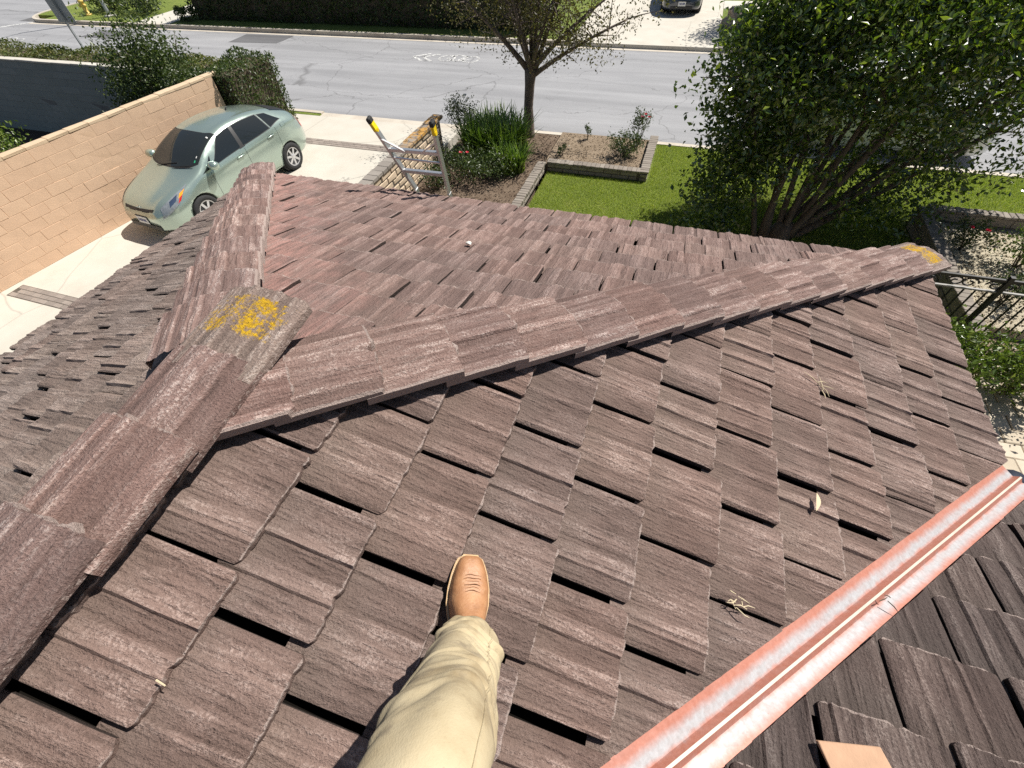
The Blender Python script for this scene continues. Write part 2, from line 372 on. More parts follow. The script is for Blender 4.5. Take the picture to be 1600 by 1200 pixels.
# ------------------------------------------------------------------ the house and its tiled roof
rng = np.random.default_rng(7); random.seed(7)
T_A = .3443; WA, WB, WC, YV = 3.343, 3.3195, 3.0942, 1.3181
ZE = T_A*WA; KV = WA-YV
T_B, T_C = ZE/WB, ZE/WC
house = empty('house', (0, 0, 0), 0, 'low hipped house roof covered in weathered brown concrete shake tiles', 'house')

def groove_profile(u, r, amp=.007):         # irregular split-shake ridges across the width
    n = len(u); h = np.zeros(n)
    x = u[0]
    while x < u[-1]:
        wd = r.uniform(.016, .055); a = r.uniform(-.6, 1.)*amp
        k = (u >= x) & (u < x+wd); s = (u[k]-x)/wd
        h[k] += a*(.35+.65*s if r.random() < .6 else 1-.6*s)
        x += wd
    return h - amp*.5
def slab(name, hw, L, nu, nv, r, amp=.007, thick=.027, crest=None, rag=.003):
    u = np.linspace(-hw, hw, nu); v = np.linspace(-L, 0, nv)
    base = groove_profile(u, r, amp); wob = r.normal(0, .0011, (nv, nu))
    drift = np.interp(np.arange(nu), np.linspace(0, nu-1, 7), r.normal(0, .0015, 7))
    bend = np.interp(np.linspace(0, 1, nv), np.linspace(0, 1, 4), r.normal(0, .0010, 4))
    V = []
    endj = np.interp(np.arange(nu), np.linspace(0, nu-1, max(5, nu//3)), r.normal(0, rag, max(5, nu//3))) + r.normal(0, rag*.25, nu)
    corner = np.maximum(0, (np.abs(u)-(hw-.016))/.016)**2*.011
    zc = np.zeros(nu) if crest is None else -(np.sqrt(u*u+.0009)-.03)*crest
    edge_drop = np.maximum(0, (np.abs(u)-(hw-.012))/.012)**2*.006
    for j in range(nv):
        f = j/(nv-1)
        for i in range(nu):
            y = v[j] + (endj[i]-corner[i])*(f > .99)
            xj = bend[j]*(1-(abs(u[i])/hw)**4)
            V.append((u[i]+xj, y, zc[i]+base[i]+drift[i]*f+wob[j, i]-edge_drop[i]-(.0025 if f > .99 else 0)))
    F = [(j*nu+i, j*nu+i+1, (j+1)*nu+i+1, (j+1)*nu+i) for j in range(nv-1) for i in range(nu-1)]
    top = len(V)
    rim = [(nv-1)*nu+i for i in range(nu)]                       # butt edge
    left = [j*nu for j in range(nv)]; right = [j*nu+nu-1 for j in range(nv)]
    loop = left + rim[1:-1] + list(reversed(right))
    low = {}
    for q in loop:
        x, y, z = V[q]; low[q] = len(V)
        V.append((x, y+(.003 if q in rim else 0), (zc[q % nu] if crest else 0)-thick))
    for a, b in zip(loop[:-1], loop[1:]): F.append((a, b, low[b], low[a]))
    me = mesh_np(name, V, F); rib = np.zeros(len(V), np.float32); bb = (base-base.min())/max(1e-6, base.max()-base.min()); rib[:nu*nv] = np.tile(bb, nv)
    me.attributes.new('rib', 'FLOAT', 'POINT').data.foreach_set('value', rib)
    return me
NVAR = 12
HWT = TW/2-.0088
tile_vars = [slab('roof_tile', HWT, TE+.055, 48, 7, rng, .0125, .030) for _ in range(NVAR)]
tile_low = [slab('roof_tile_low', HWT, TE+.03, 20, 2, rng, .0125, .030) for _ in range(5)]

def frame(origin, d, t):
    c = 1/math.sqrt(1+t*t); s = t*c
    v = Vector((d[0]*c, d[1]*c, -s)); n = Vector((d[0]*s, d[1]*s, c)); u = v.cross(n)
    Mx = Matrix((u, v, n)).transposed().to_4x4(); Mx.translation = origin; return Mx
SQ = math.sqrt(.5)
hipAB = Vector((WA, WB, 0)).normalized(); hipBC = Vector((-WC, WB, 0)).normalized()
perp = lambda d: Vector((d.y, -d.x, 0))      # to the right of d
nAB, nBC = perp(hipAB), perp(hipBC)
P0 = Vector((0, 0, H)); PV = Vector((WA, YV, H-ZE)); nV = Vector((SQ, -SQ, 0))
slopes = {
 'a': dict(M=frame((0, 0, H), (1, 0), T_A), mat=M['tile_a'], clip=[(P0, -nAB), (P0+Vector((.05, 0, 0)), Vector((-1, 0, 0))), (PV-nV*.088, nV)],
           poly=[(0, -KV), (0, 0), (WA, WB), (WA, YV)]),
 'b': dict(M=frame((0, 0, H), (0, 1), T_B), mat=M['tile_b'], clip=[(P0, nAB), (P0, -nBC)], poly=[(0, 0), (-WC, WB), (WA, WB)]),
 'c': dict(M=frame((0, 0, H), (-1, 0), T_C), mat=M['tile_c'], clip=[(P0, nBC), (P0-Vector((.05, 0, 0)), Vector((1, 0, 0)))],
           poly=[(0, -3.2), (-WC, -3.2), (-WC, WB), (0, 0)]),
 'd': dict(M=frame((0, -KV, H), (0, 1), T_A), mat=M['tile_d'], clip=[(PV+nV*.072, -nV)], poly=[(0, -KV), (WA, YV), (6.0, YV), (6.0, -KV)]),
}
deck_names = dict(a='roof_slope', b='roof_slope', c='roof_slope', d='roof_slope')
jobs = []
for key, S in slopes.items():
    Mi = S['M'].inverted()
    tz = {'a': lambda x, y: H-T_A*x, 'b': lambda x, y: H-T_B*y, 'c': lambda x, y: H+T_C*x, 'd': lambda x, y: H-T_A*(y+KV)}[key]
    pl = [Mi @ Vector((x, y, tz(x, y))) for x, y in S['poly']]
    mb = MB(); n = len(pl); mb.add([(q.x, q.y, -.075) for q in pl]+[(q.x, q.y, -.10) for q in pl], [tuple(range(n)), tuple(range(2*n-1, n-1, -1))]+[(i, (i+1) % n, n+(i+1) % n, n+i) for i in range(n)])
    dk = link('roof_slope', mb.mesh('roof_slope'), house, mat=M['deck']); dk.matrix_basis = S['M']; S['deck'] = dk
    dk['label'] = {'a': 'brown tiled slope under the boot', 'b': 'reddish tiled slope facing the street', 'c': 'greyish tiled slope above the driveway', 'd': 'dark tiled slope below the orange valley metal'}[key]
    vmax = max(q.y for q in pl); umin, umax = min(q.x for q in pl), max(q.x for q in pl)
    for ci in range(-1, 14):
        if key == 'a': vb = .42+TE*(ci-1); o = .1045*(ci-1)                         # measured bond of this slope: u = -y
        elif key == 'd': vb = (.19+KV)/math.cos(math.atan(T_A)) + TE*(ci-8); o = 2.331+.27*(ci-8)
        else: vb = vmax-TE*(12-ci)-.01; o = (.118 if key == 'b' else .13)*ci+rng.uniform(-.03, .03)
        if vb > vmax+.16 or vb < .02: continue
        last = vb > vmax-.20
        if vb > vmax-.1: vb = vmax+.01
        k0 = int((umin-o)//TW)-1
        for kk in range(k0, int((umax-o)//TW)+2):
            u = o+TW*(kk+.5)+rng.normal(0, .003)
            st = rng.normal(0, .005) + (rng.choice([0, 0, 0, .010, .018, -.008]) if not last else 0)
            if last: st *= .3
            lm = Matrix.Translation((u, vb+st, rng.normal(0, .0018))) @ Matrix.Rotation(rng.normal(0, .006), 4, 'Z') @ Matrix.Rotation(.095+rng.normal(0, .006), 4, 'X') @ Matrix.Rotation(rng.normal(0, .006), 4, 'Y')
            sx = {'a': rng.choice([.98, .988, .995, 1.008]), 'b': rng.choice([1.005, 1.02, 1.03]), 'c': rng.choice([.97, 1.02, 1.035, 1.045]), 'd': rng.choice([.995, 1.01])}[key]
            lm = lm @ Matrix.Diagonal((sx, 1, 1, 1))
            wm = S['M'] @ lm
            cs = [wm @ Vector(q) for q in ((-HWT, 0, 0), (HWT, 0, 0), (HWT, -TE-.055, 0), (-HWT, -TE-.055, 0))]
            cut = []
            drop = False
            for cp, no in S['clip']:
                ds = [(q-cp).dot(no) for q in cs]
                if min(ds) > -.03: drop = True; break
                if max(ds) > 0: cut.append((cp, no))
            cen = sum(cs, Vector())/4
            if drop or cen.y < (-1.75 if key in 'ad' else -2.4) or cen.x > 4.6: continue
            d = cen-CAM; nrm = S['M'].to_3x3() @ Vector((0, 0, 1)); q = Vector((d.dot(RIGHT), d.dot(DOWN), d.dot(FWD)))
            if q.z < .05: continue
            px, py = q.x/q.z*F_PX+800, q.y/q.z*F_PX+600
            inside = -190 < px < 1790 and py < 1420
            score = abs(d.normalized().dot(nrm))/d.length_squared if inside else -1
            jobs.append((score, key, lm, wm, cut))
jobs.sort(key=lambda j: -j[0])
print('TILES', len(jobs), sum(j[0] > 0 for j in jobs))
far = {k: ([], [], []) for k in slopes}
def cut_mesh(src, wm, cut):
    bm = bmesh.new(); bm.from_mesh(src); R3 = wm.to_3x3().transposed(); Wi = wm.inverted()
    for cp, no in cut:
        g = bm.verts[:]+bm.edges[:]+bm.faces[:]
        res = bmesh.ops.bisect_plane(bm, geom=g, plane_co=Wi @ cp, plane_no=(R3 @ no).normalized(), clear_outer=True)
        ed = [e for e in res['geom_cut'] if isinstance(e, bmesh.types.BMEdge)]
        if ed:
            ex = bmesh.ops.extrude_edge_only(bm, edges=ed)
            bmesh.ops.translate(bm, verts=[q for q in ex['geom'] if isinstance(q, bmesh.types.BMVert)], vec=(0, 0, -.022))
    me = bpy.data.meshes.new('roof_tile'); bm.to_mesh(me); bm.free(); return me
for i, (score, key, lm, wm, cut) in enumerate(jobs):
    S = slopes[key]
    if i < 300 and score > 0:
        src = tile_vars[rng.integers(NVAR)]
        if cut: me = cut_mesh(src, wm, cut)
        else: me = src
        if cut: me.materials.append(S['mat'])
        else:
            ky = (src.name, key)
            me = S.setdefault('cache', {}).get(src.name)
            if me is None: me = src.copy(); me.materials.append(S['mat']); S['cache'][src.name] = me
        o = link('roof_tile', me, S['deck']); o.matrix_basis = lm
    else:
        src = tile_low[rng.integers(len(tile_low))] if not cut else cut_mesh(tile_low[rng.integers(len(tile_low))], wm, cut)
        V, F, A_ = far[key]; n = len(V); A_ += [q.value for q in src.attributes['rib'].data]
        V += [tuple(lm @ q.co) for q in src.vertices]; F += [tuple(n+a for a in p.vertices) for p in src.polygons]
for key, (V, F, A_) in far.items():
    if V:
        me = bpy.data.meshes.new('roof_tile_mass'); me.from_pydata(V, [], F); me.update(); me.attributes.new('rib', 'FLOAT', 'POINT').data.foreach_set('value', np.array(A_, np.float32))
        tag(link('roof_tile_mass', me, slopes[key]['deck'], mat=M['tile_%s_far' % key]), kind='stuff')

# ridge and hip caps
CHW, CE = .182, .284
cap_ridge = [slab('cap', .172, CE+.07, 44, 6, rng, .010, .036, T_A*.92, .005) for _ in range(5)]
cap_hip = [slab('cap', CHW, CE+.07, 44, 6, rng, .0115, .036, .235, .008) for _ in range(8)]
def cap_frame(pos, axis, tilt=.085):
    y = Vector(axis).normalized(); x = y.cross(Vector((0, 0, 1))).normalized(); z = x.cross(y)
    Mx = Matrix((x, y, z)).transposed().to_4x4(); Mx.translation = pos
    return Mx @ Matrix.Rotation(tilt+rng.normal(0, .008), 4, 'X') @ Matrix.Rotation(rng.normal(0, .012), 4, 'Z')
def put_cap(name, src, Mx, mat, label=None):
    me = src.copy(); me.materials.clear(); me.materials.append(mat)
    o = link(name, me, house); o.matrix_basis = Mx
    if label: o['label'] = label
for k in range(8):
    put_cap('ridge_cap', cap_ridge[k % 5], cap_frame((0.012+rng.normal(0, .005), .43-CE*1.01*k, H+(.104 if k == 0 else .088)), (0, 1, 0), .100), M['cap_lichen'] if k == 0 else M['cap'], 'ridge end cap with two yellow lichen patches' if k == 0 else None)
def hip(dirv, W_, L0, n, lich=True):
    hlen = math.hypot(*W_); ax = Vector((W_[0], W_[1], -ZE)).normalized()
    k = n-1; d = hlen+.02
    ks = []
    while d > L0: ks.append(d); d -= CE*.977
    for j, d in enumerate(ks):
        pos = Vector((0, 0, H)) + dirv*d + Vector((0, 0, -ZE*d/hlen+(.088 if d > .4 else .072)))
        put_cap('hip_cap', cap_hip[rng.integers(8)], cap_frame(pos, ax, .108), M['cap_lichen'] if (j == 0 and lich) else M['cap'])
    b = MB(); z0 = Vector((0, 0, 1)); sd_ = perp(dirv)
    for a, e in ((.25, hlen-.02),):
        pa = Vector((0, 0, H))+dirv*a+Vector((0, 0, -ZE*a/hlen)); pb = Vector((0, 0, H))+dirv*e+Vector((0, 0, -ZE*e/hlen))
        q = [(p+sd_*s+Vector((0, 0, h))) for p in (pa, pb) for s, h in ((-.09, .01), (0, .035), (.09, .01), (.09, -.06), (0, -.05), (-.09, -.06))]
        b.loft([q[:6], q[6:]])
    b.build('hip_board', M['cap'], house)
hip(hipAB, (WA, WB), .20, 16); hip(hipBC, (-WC, WB), .50, 15, False)
b = MB(); b.loft([[Vector((s, y, H+h)) for s, h in ((-.085, .02), (0, .05), (.085, .02), (.085, -.06), (0, -.05), (-.085, -.06))] for y in (.30, -2.2)]); b.build('ridge_board', M['cap'], house)

# W-valley flashing, red overspray over bare metal
t = NT('valley_metal', .5); P = t.tc(); s = t.n('SeparateXYZ'); t.set(s.inputs[0], P)
ax = t.math('ABSOLUTE', s.outputs[0]); ax = t.math('ADD', ax, t.math('MULTIPLY', t.math('SUBTRACT', t.noise(t.scaled(P, (6, 14, 1)), 1., 5, .7), .5), .03))
band = t.ramp(ax, (.018, 0.), (.031, 1.), (.046, 1.), (.069, 0.))
band = t.mix(t.math('MULTIPLY', t.ramp(t.noise(P, 9., 6, .7), (.45, 0.), (.7, 1.)), .35), band, (.35, .35, .35))
mottle = t.noise(P, 60., 5, .7)
c = t.mix(band, t.ramp(mottle, (.35, (.38, .14, .092)), (.65, (.45, .185, .13))), t.ramp(mottle, (.35, (.34, .325, .325)), (.65, (.43, .43, .44))))
c = t.mix(t.math('MULTIPLY', t.ramp(t.noise(P, 26., 5, .75), (.68, 0.), (.74, 1.)), .6), c, (.25, .12, .08))
t.color(c); t.b.inputs['Metallic'].default_value = .15; t.bump(t.noise(P, 22., 5), .15, .006); M['valley'] = t.m
M['rib'] = plain('rib_worn', (.50, .44, .36), .5)
vlen = 4.6; vd = Vector((SQ, SQ, 0)); va = Vector((WA, WA-KV, H-ZE)); vax = Vector((1, 1, -T_A)).normalized()
vx = vax.cross(Vector((0, 0, 1))).normalized(); vz = vx.cross(vax)
Mv = Matrix((vx, vax, vz)).transposed().to_4x4(); Mv.translation = va + Vector((0, 0, -.036)) + vax*.06
sl_ = T_A/math.sqrt(2)                      # cross slope of the two sides of the valley
prof = [(-.093, .093*sl_-.05), (-.0895, .0895*sl_), (-.021, .021*sl_), (-.004, .026), (.004, .026), (.021, .021*sl_), (.0735, .0735*sl_), (.077, .077*sl_-.05)]
def vstrip(y0, y1, dz=0., pr=prof):
    mb = MB(); n = len(pr); ys = np.linspace(y0, y1, 26)
    for y in ys: mb.v += [(x, y, z+dz+.0012*math.sin(y*9+x*20)) for x, z in pr]
    mb.f = [(j*n+i, j*n+i+1, (j+1)*n+i+1, (j+1)*n+i) for j in range(len(ys)-1) for i in range(n-1)]
    return mb
o = vstrip(-vlen, -1.42, .004).build('valley_flashing', M['valley'], house); o.matrix_basis = Mv
o = vstrip(-1.50, .02).build('valley_flashing', M['valley'], house); o.matrix_basis = Mv
for y0, y1, dz in ((-vlen, -1.42, .0055), (-1.42, .02, .0015)):
    rb = MB(); rb.loft([[Vector((x, y, z+dz)) for x, z in ((-.0042, .0262), (.0042, .0262), (.0042, .023), (-.0042, .023))] for y in (y0, y1)]); o = rb.build('valley_rib', M['rib'], house); o.matrix_basis = Mv
# walls, soffit and fascia under the eaves
mb = MB(); mb.box((-WC+.45, -3.2, 0), (WA-.45, WB-.45, H-ZE-.02)); mb.build('wall', M['stucco'], house)
mb = MB(); mb.box((WA-.452, -3.2, 0), (6.0, YV-.45, H-ZE-.021)); mb.build('wall', M['stucco'], house)
fz0, fz1 = H-ZE-.20, H-ZE-.07
mb = MB(); mb.box((-WC+.05, WB-.08, fz0), (WA-.05, WB-.05, fz1)).build('fascia', M['wood'], house)
mb = MB(); mb.box((WA-.08, YV-.05, fz0+.002), (WA-.05, WB-.08, fz1-.002)).build('fascia', M['wood'], house)
mb = MB(); mb.box((-WC+.05, -3.2, fz0+.002), (-WC+.08, WB-.08, fz1-.002)).build('fascia', M['wood'], house)
mb = MB(); mb.box((WA-.05, YV-.08, fz0), (6.0, YV-.05, fz1)).build('fascia', M['wood'], house)
# dark gutter head and downpipe at the foot of the valley
mb = MB(); c0 = Vector((WA+.10, YV+.10, H-ZE-.13))
mb.tube([c0+Vector((-.12, -.10, .02)), c0, c0+Vector((.03, .03, -.04)), c0+Vector((.03, .03, -2.6))], [.062, .066, .06, .055], 14); mb.build('downpipe', M['navy'], house, True)
# ------------------------------------------------------------------ ground, street, drive, lawn
M['dark_earth'] = soil_mat('dark_garden_soil', (.05, .036, .025), (.09, .066, .045))
def slab_box(name, x0, x1, y0, y1, z0, z1, mat, label=None, cat=None):
    return tag(MB().box((x0, y0, z0), (x1, y1, z1)).build(name, mat), kind='structure')
slab_box('ground', -150, 120, -40, 160, -2., -1.0, M['earth'])
slab_box('street', -150, 120, 11.95, 20.45, -1.0, -.10, M['asphalt'])
slab_box('side_street', -46, -35.4, 20.45, 80, -1.0, -.104, M['asphalt'])
slab_box('driveway', -10.7, -4.52, -8, 11.70, -1.0, 0, M['drive'])
slab_box('driveway_apron', -9.3, -4.6, 11.704, 12.02, -1.0, -.025, M['kerb'])
slab_box('house_pad', -4.515, -2.6, -8, 5.2, -1.0, -.002, M['drive'])
slab_box('gutter', -150, 120, 12.02, 12.20, -1.0, -.094, M['kerb'])
slab_box('gutter', -34, 120, 20.05, 20.30, -1.0, -.094, M['kerb'])
slab_box('kerb', -4.6, 60, 11.86, 12.02, -1.0, .02, M['kerb'])
slab_box('kerb', -60, -9.3, 11.86, 12.02, -1.0, .02, M['kerb'])
slab_box('lawn', -1.45, 5.98, 3.9, 11.86, -1.0, .0, M['lawn'])
slab_box('lawn', 5.98, 40, 9.45, 11.86, -1.0, .0, M['lawn'])
slab_box('garden_bed', -4.27, -1.68, 3.4, 11.86, -1.0, .01, M['soil'])
slab_box('planter_soil', -1.60, .72, 10.02, 11.86, -.99, .10, M['sand'])
slab_box('planter_soil', 6.15, 12, 6.3, 9.28, -.99, .14, M['mulch'])
slab_box('patio', 3.0, 14, -2, 6.25, -1.0, -.02, M['sand'])
slab_box('verge', -60, -10.75, 10.36, 11.86, -1.0, .0, M['earth'])
slab_box('neighbour_yard', -40, -10.75, -8, 10.2, -1.0, -.75, M['dark_earth'])
slab_box('grass_patch', -10.7, -9.3, 11.704, 11.86, -.99, .004, M['lawn'])
# far side of the street
def far_kerb(x0, x1): slab_box('kerb', x0, x1, 20.30, 20.46, -1.0, .05, M['kerb'])
far_kerb(-33.2, -3.5); far_kerb(2.1, 60)
mb = MB(); ang = np.linspace(0, math.pi/2, 9); cx, cy, r1, r2 = -33.2, 22.3, 2.0, 1.84     # rounded street corner
for a in ang:
    for r in (r1, r2):
        for z in (-1.0, .05): mb.v.append((cx-r*math.sin(a), cy-r*math.cos(a), z))
for i in range(len(ang)-1):
    a, b_ = 4*i, 4*i+4
    mb.f += [(a, a+1, b_+1, b_), (a+2, b_+2, b_+3, a+3), (a+1, a+3, b_+3, b_+1)]
tag(mb.build('kerb', M['kerb']), kind='structure')
slab_box('kerb', -35.2, -35.04, 22.3, 80, -1.0, .05, M['kerb'])
slab_box('far_verge', -33.2, -3.5, 20.46, 21.3, -1.0, .03, M['lawn'])
slab_box('sidewalk', -26.5, -24.2, 20.46, 26, -.99, .04, M['walk'])
slab_box('far_ground', -35.0, -3.5, 21.3, 70, -1.0, .02, M['lawn'])
slab_box('far_driveway', -3.5, 2.1, 20.30, 36, -.98, .03, M['drive'])
slab_box('far_lawn', 2.1, 60, 20.46, 40, -1.0, .035, M['lawn'])
slab_box('far_path', 2.1, 12, 26.1, 27.6, -.97, .05, M['walk'])
# asphalt repairs and road markings (thin sheets)
def sheet(name, pts, z, mat): return tag(MB().add([(x, y, z) for x, y in pts], [tuple(range(len(pts)))]).build(name, mat), kind='structure')
ZR = -.096
sheet('asphalt_patch', [(-27.9, 18.3), (-27.6, 19.5), (-25.2, 19.5), (-25.5, 18.25)], ZR, M['asphalt_patch'])
sheet('asphalt_patch', [(-18.9, 18.65), (-18.95, 19.95), (-16.3, 20.0), (-16.35, 18.8)], ZR, M['asphalt_patch'])
sheet('stop_line', [(-35.2, 19.3), (-34.9, 19.1), (-33.9, 20.4), (-34.2, 20.4)], ZR, M['paint'])
def stroke(mb, a, b, wd):
    a, b = Vector((*a, ZR)), Vector((*b, ZR)); d = (b-a).normalized(); s = Vector((-d.y, d.x, 0))*wd/2
    mb.add([a-s, b-s, b+s, a+s], [(0, 1, 2, 3)])
def sharrow(x, y, sx, bike=True):           # two chevrons and a bicycle, travelling along -X
    mb = MB()
    for k in range(2):
        c = x+sx*(-.1+.42*k)
        stroke(mb, (c, y), (c+sx*.55, y+.45), .12); stroke(mb, (c, y), (c+sx*.55, y-.45), .12)
    if bike:
        bx = x+sx*1.35
        for cxx in (0, 1.0):
            for i in range(14):
                a0, a1 = 2*math.pi*i/14, 2*math.pi*(i+1)/14
                stroke(mb, (bx+sx*cxx+.30*math.cos(a0), y+.0+.36*math.sin(a0)), (bx+sx*cxx+.30*math.cos(a1), y+.36*math.sin(a1)), .09)
        stroke(mb, (bx, y), (bx+sx*.45, y-.3), .09); stroke(mb, (bx+sx*.45, y-.3), (bx+sx*1.0, y), .09)
        stroke(mb, (bx, y), (bx+sx*.3, y+.45), .09); stroke(mb, (bx+sx*.3, y+.45), (bx+sx*.75, y+.3), .09); stroke(mb, (bx+sx*.45, y-.3), (bx+sx*.75, y+.35), .09)
    tag(mb.build('road_marking', M['paint']), kind='structure')
sharrow(-9.1, 18.05, 1.); sharrow(-14.4, 15.2, -1., False); sharrow(-33.2, 17.2, 1.)

# ------------------------------------------------------------------ masonry
def brick_mesh(name, lx, ly, lz, r, j=.003, bev=.006):
    bm = bmesh.new(); bmesh.ops.create_cube(bm, size=1)
    for v in bm.verts: v.co = Vector((v.co.x*lx+r.normal(0, j), v.co.y*ly+r.normal(0, j), v.co.z*lz+r.normal(0, j)))
    bmesh.ops.bevel(bm, geom=bm.edges[:], offset=bev, segments=1, affect='EDGES')
    me = bpy.data.meshes.new(name); bm.to_mesh(me); bm.free(); return me
def block_wall(root, L, h, cl, ch, th, mat, jmat, name='block', joint=.006, j=.002, bev=.006, z0=0., y0=0., recess=.006):
    """blocks laid along local y from 0 to L, thickness along x"""
    ms = [brick_mesh(name, th, cl-joint, ch-joint, rng, j, bev) for _ in range(5)]
    half = [brick_mesh(name, th, cl/2-joint, ch-joint, rng, j, bev) for _ in range(2)]
    for q in ms+half: q.materials.append(mat)
    nc = int(round(h/ch)); nb = int(math.ceil(L/cl))
    for c in range(nc):
        z = z0+ch*(c+.5); y = 0.
        seq = ([cl/2] if c % 2 else [])
        while sum(seq) < L-.05:
            seq.append(cl if L-sum(seq) > cl*.75 else cl/2)
        for s in seq:
            if y+s > L+cl*.3: break
            me = ms[rng.integers(5)] if s == cl else half[rng.integers(2)]
            link(name, me, root, (rng.normal(0, .0015), y0+y+s/2, z)); y += s
    MB().box((-th/2+recess, y0+.01, z0+.002), (th/2-recess, y0+L-.01, z0+nc*ch-recess)).build('mortar', jmat, root)
def cap_row(root, L, cl, w_, h_, z, mat, name='cap_brick', joint=.008, y0=0., x0=0., bev=.006):
    ms = [brick_mesh(name, w_, cl-joint, h_, rng, .003, bev) for _ in range(4)]
    for q in ms: q.materials.append(mat)
    for i in range(int(round(L/cl))): link(name, ms[rng.integers(4)], root, (x0+rng.normal(0, .003), y0+cl*(i+.5), z+h_/2+rng.normal(0, .002)))
# tan driveway wall
wa, wb_ = Vector((-10.66, 1.5, 0)), Vector((-9.72, 8.95, 0)); wang = -math.atan2(wb_.x-wa.x, wb_.y-wa.y)
wall = empty('block_wall', wa, wang, 'tan painted concrete block wall beside the driveway and parked car', 'wall')
MB().box((-.09, 0, -.95), (.09, (wb_-wa).length, 0)).build('footing', M['tan_joint'], wall)
block_wall(wall, (wb_-wa).length, 1.8, .405, .2, .19, M['tan_block'], M['tan_joint'], 'block', .005, .001, .0035, recess=.003)
cap_row(wall, (wb_-wa).length, .405, .20, .055, 1.80, M['tan_cap'], 'cap_block', .006)
# grey wall across the neighbour's yard
gw = empty('grey_block_wall', (-30, 10.25, 0), -math.pi/2, 'shaded grey block retaining wall below the clipped ivy hedge', 'wall')
block_wall(gw, 19.0, 2.2, .8, .2, .18, M['grey_block'], M['grey_joint'], 'block', .005, .001, .004, z0=-.8, recess=.003)
cap_row(gw, 19.0, .8, .22, .05, 1.40, M['walk'], 'cap_block', .004)
# slump-block garden wall with lichened brick coping
sw = empty('slump_block_wall', (-4.39, 4.6, 0), 0, 'rounded buff slump-block wall with dark coping behind the ladder', 'wall')
block_wall(sw, 5.5, .84, .39, .14, .20, M['slump'], M['slump_joint'], 'slump_block', .012, .006, .022, recess=.016)
cap_row(sw, 5.6, .20, .26, .07, .84, M['cap_brick'], 'cap_brick', .008)
# low brick planter along the lawn
def low_wall(name, x0, y0, L, ang, label, h=.18):
    r = empty(name, (x0, y0, 0), ang, label, 'wall', None)
    block_wall(r, L, h, .39, h/2, .16, M['plant_brick'], M['slump_joint'], 'slump_block', .010, .003, .012, recess=.010)
    cap_row(r, L, .105, .20, .05, h, M['plant_brick'], 'cap_brick', .008); return r
low_wall('planter_wall', -1.60, 7.0, 2.85, 0, 'low grey brick planter wall edging the strap-leaf bed')
low_wall('planter_wall', -1.48, 9.92, 2.22, -math.pi/2, 'low grey brick planter wall facing the lawn in front of the sandy rose bed')
low_wall('planter_wall', .80, 9.82, 1.95, 0, 'short brick-capped planter wall running from the lawn to the kerb')
low_wall('planter_wall', 6.03, 5.75, 3.55, 0, 'grey brick-capped planter wall beside the iron fence', .34)
low_wall('planter_wall', 6.14, 9.34, 5.0, -math.pi/2, 'brick-capped planter wall behind the pale mulched roses', .34)
# brick bands set into the drive
def band(y, x0, x1, nm, label):
    r = empty(nm, (x0, y, 0), 0, label, 'paving'); ms = [brick_mesh('paver_brick', .19, .095, .06, rng, .002, .005) for _ in range(4)]
    for q in ms: q.materials.append(M['paver'])
    n = int((x1-x0)/.2)
    for row in range(3):
        for i in range(n): link('paver_brick', ms[rng.integers(4)], r, (.2*(i+.5)+(.1 if row % 2 else 0), (row-1)*.105, -.021))
    MB().box((-.02, -.165, -.05), (x1-x0+.02, .165, .003)).build('mortar', M['slump_joint'], r)
band(10.05, -9.3, -4.6, 'brick_band', 'narrow brick paver band across the drive near the street')
band(2.80, -10.2, -4.6, 'brick_band', 'narrow brick paver band across the drive beside the block wall')
# flagstones by the eave
pv = empty('patio_paving', (4.0, 3.0, -.02), .06, 'pale patio pavers below the eave beside the glossy shrub', 'paving')
ms = [brick_mesh('paver', .30, .22, .04, rng, .006, .01) for _ in range(5)]
for q in ms: q.materials.append(M['flag'])
for i in range(13):
    for k in range(12): link('paver', ms[rng.integers(5)], pv, (.31*i+(.15 if k % 2 else 0), .23*k, .015))
# ------------------------------------------------------------------ planting
def leaf_arrays(pts, size, r, up=.35, asp=.5, fold=.18, var=.35):
    pts = np.asarray(pts); n = len(pts)
    nrm = r.normal(size=(n, 3)); nrm /= np.linalg.norm(nrm, axis=1)[:, None]; nrm[:, 2] += up*1.5; nrm /= np.linalg.norm(nrm, axis=1)[:, None]
    d = r.normal(size=(n, 3)); d -= nrm*(d*nrm).sum(1)[:, None]; d /= np.linalg.norm(d, axis=1)[:, None]
    s = np.cross(nrm, d); L = size*(1+r.uniform(-var, var, n))[:, None]; W_ = L*asp/2
    V = np.stack([pts-d*L/2, pts-d*L*.05+s*W_+nrm*L*fold*.5, pts+d*L/2-nrm*L*fold*.6, pts-d*L*.05-s*W_+nrm*L*fold*.5], 1).reshape(-1, 3)
    b = np.arange(n)[:, None]*4
    F = np.concatenate([b+[0, 1, 2], b+[0, 2, 3]], 1).reshape(-1, 3)      # folded along the midrib
    return V, F
def leaves(name, pts, size, mat, parent, r, **k):
    V, F = leaf_arrays(pts, size, r, **k); return link(name, mesh_np(name, V, F), parent, mat=mat)
def clusters(cents, per, sig, r):
    c = np.repeat(np.asarray(cents), per, 0); return c + r.normal(0, 1, c.shape)*np.asarray(sig)
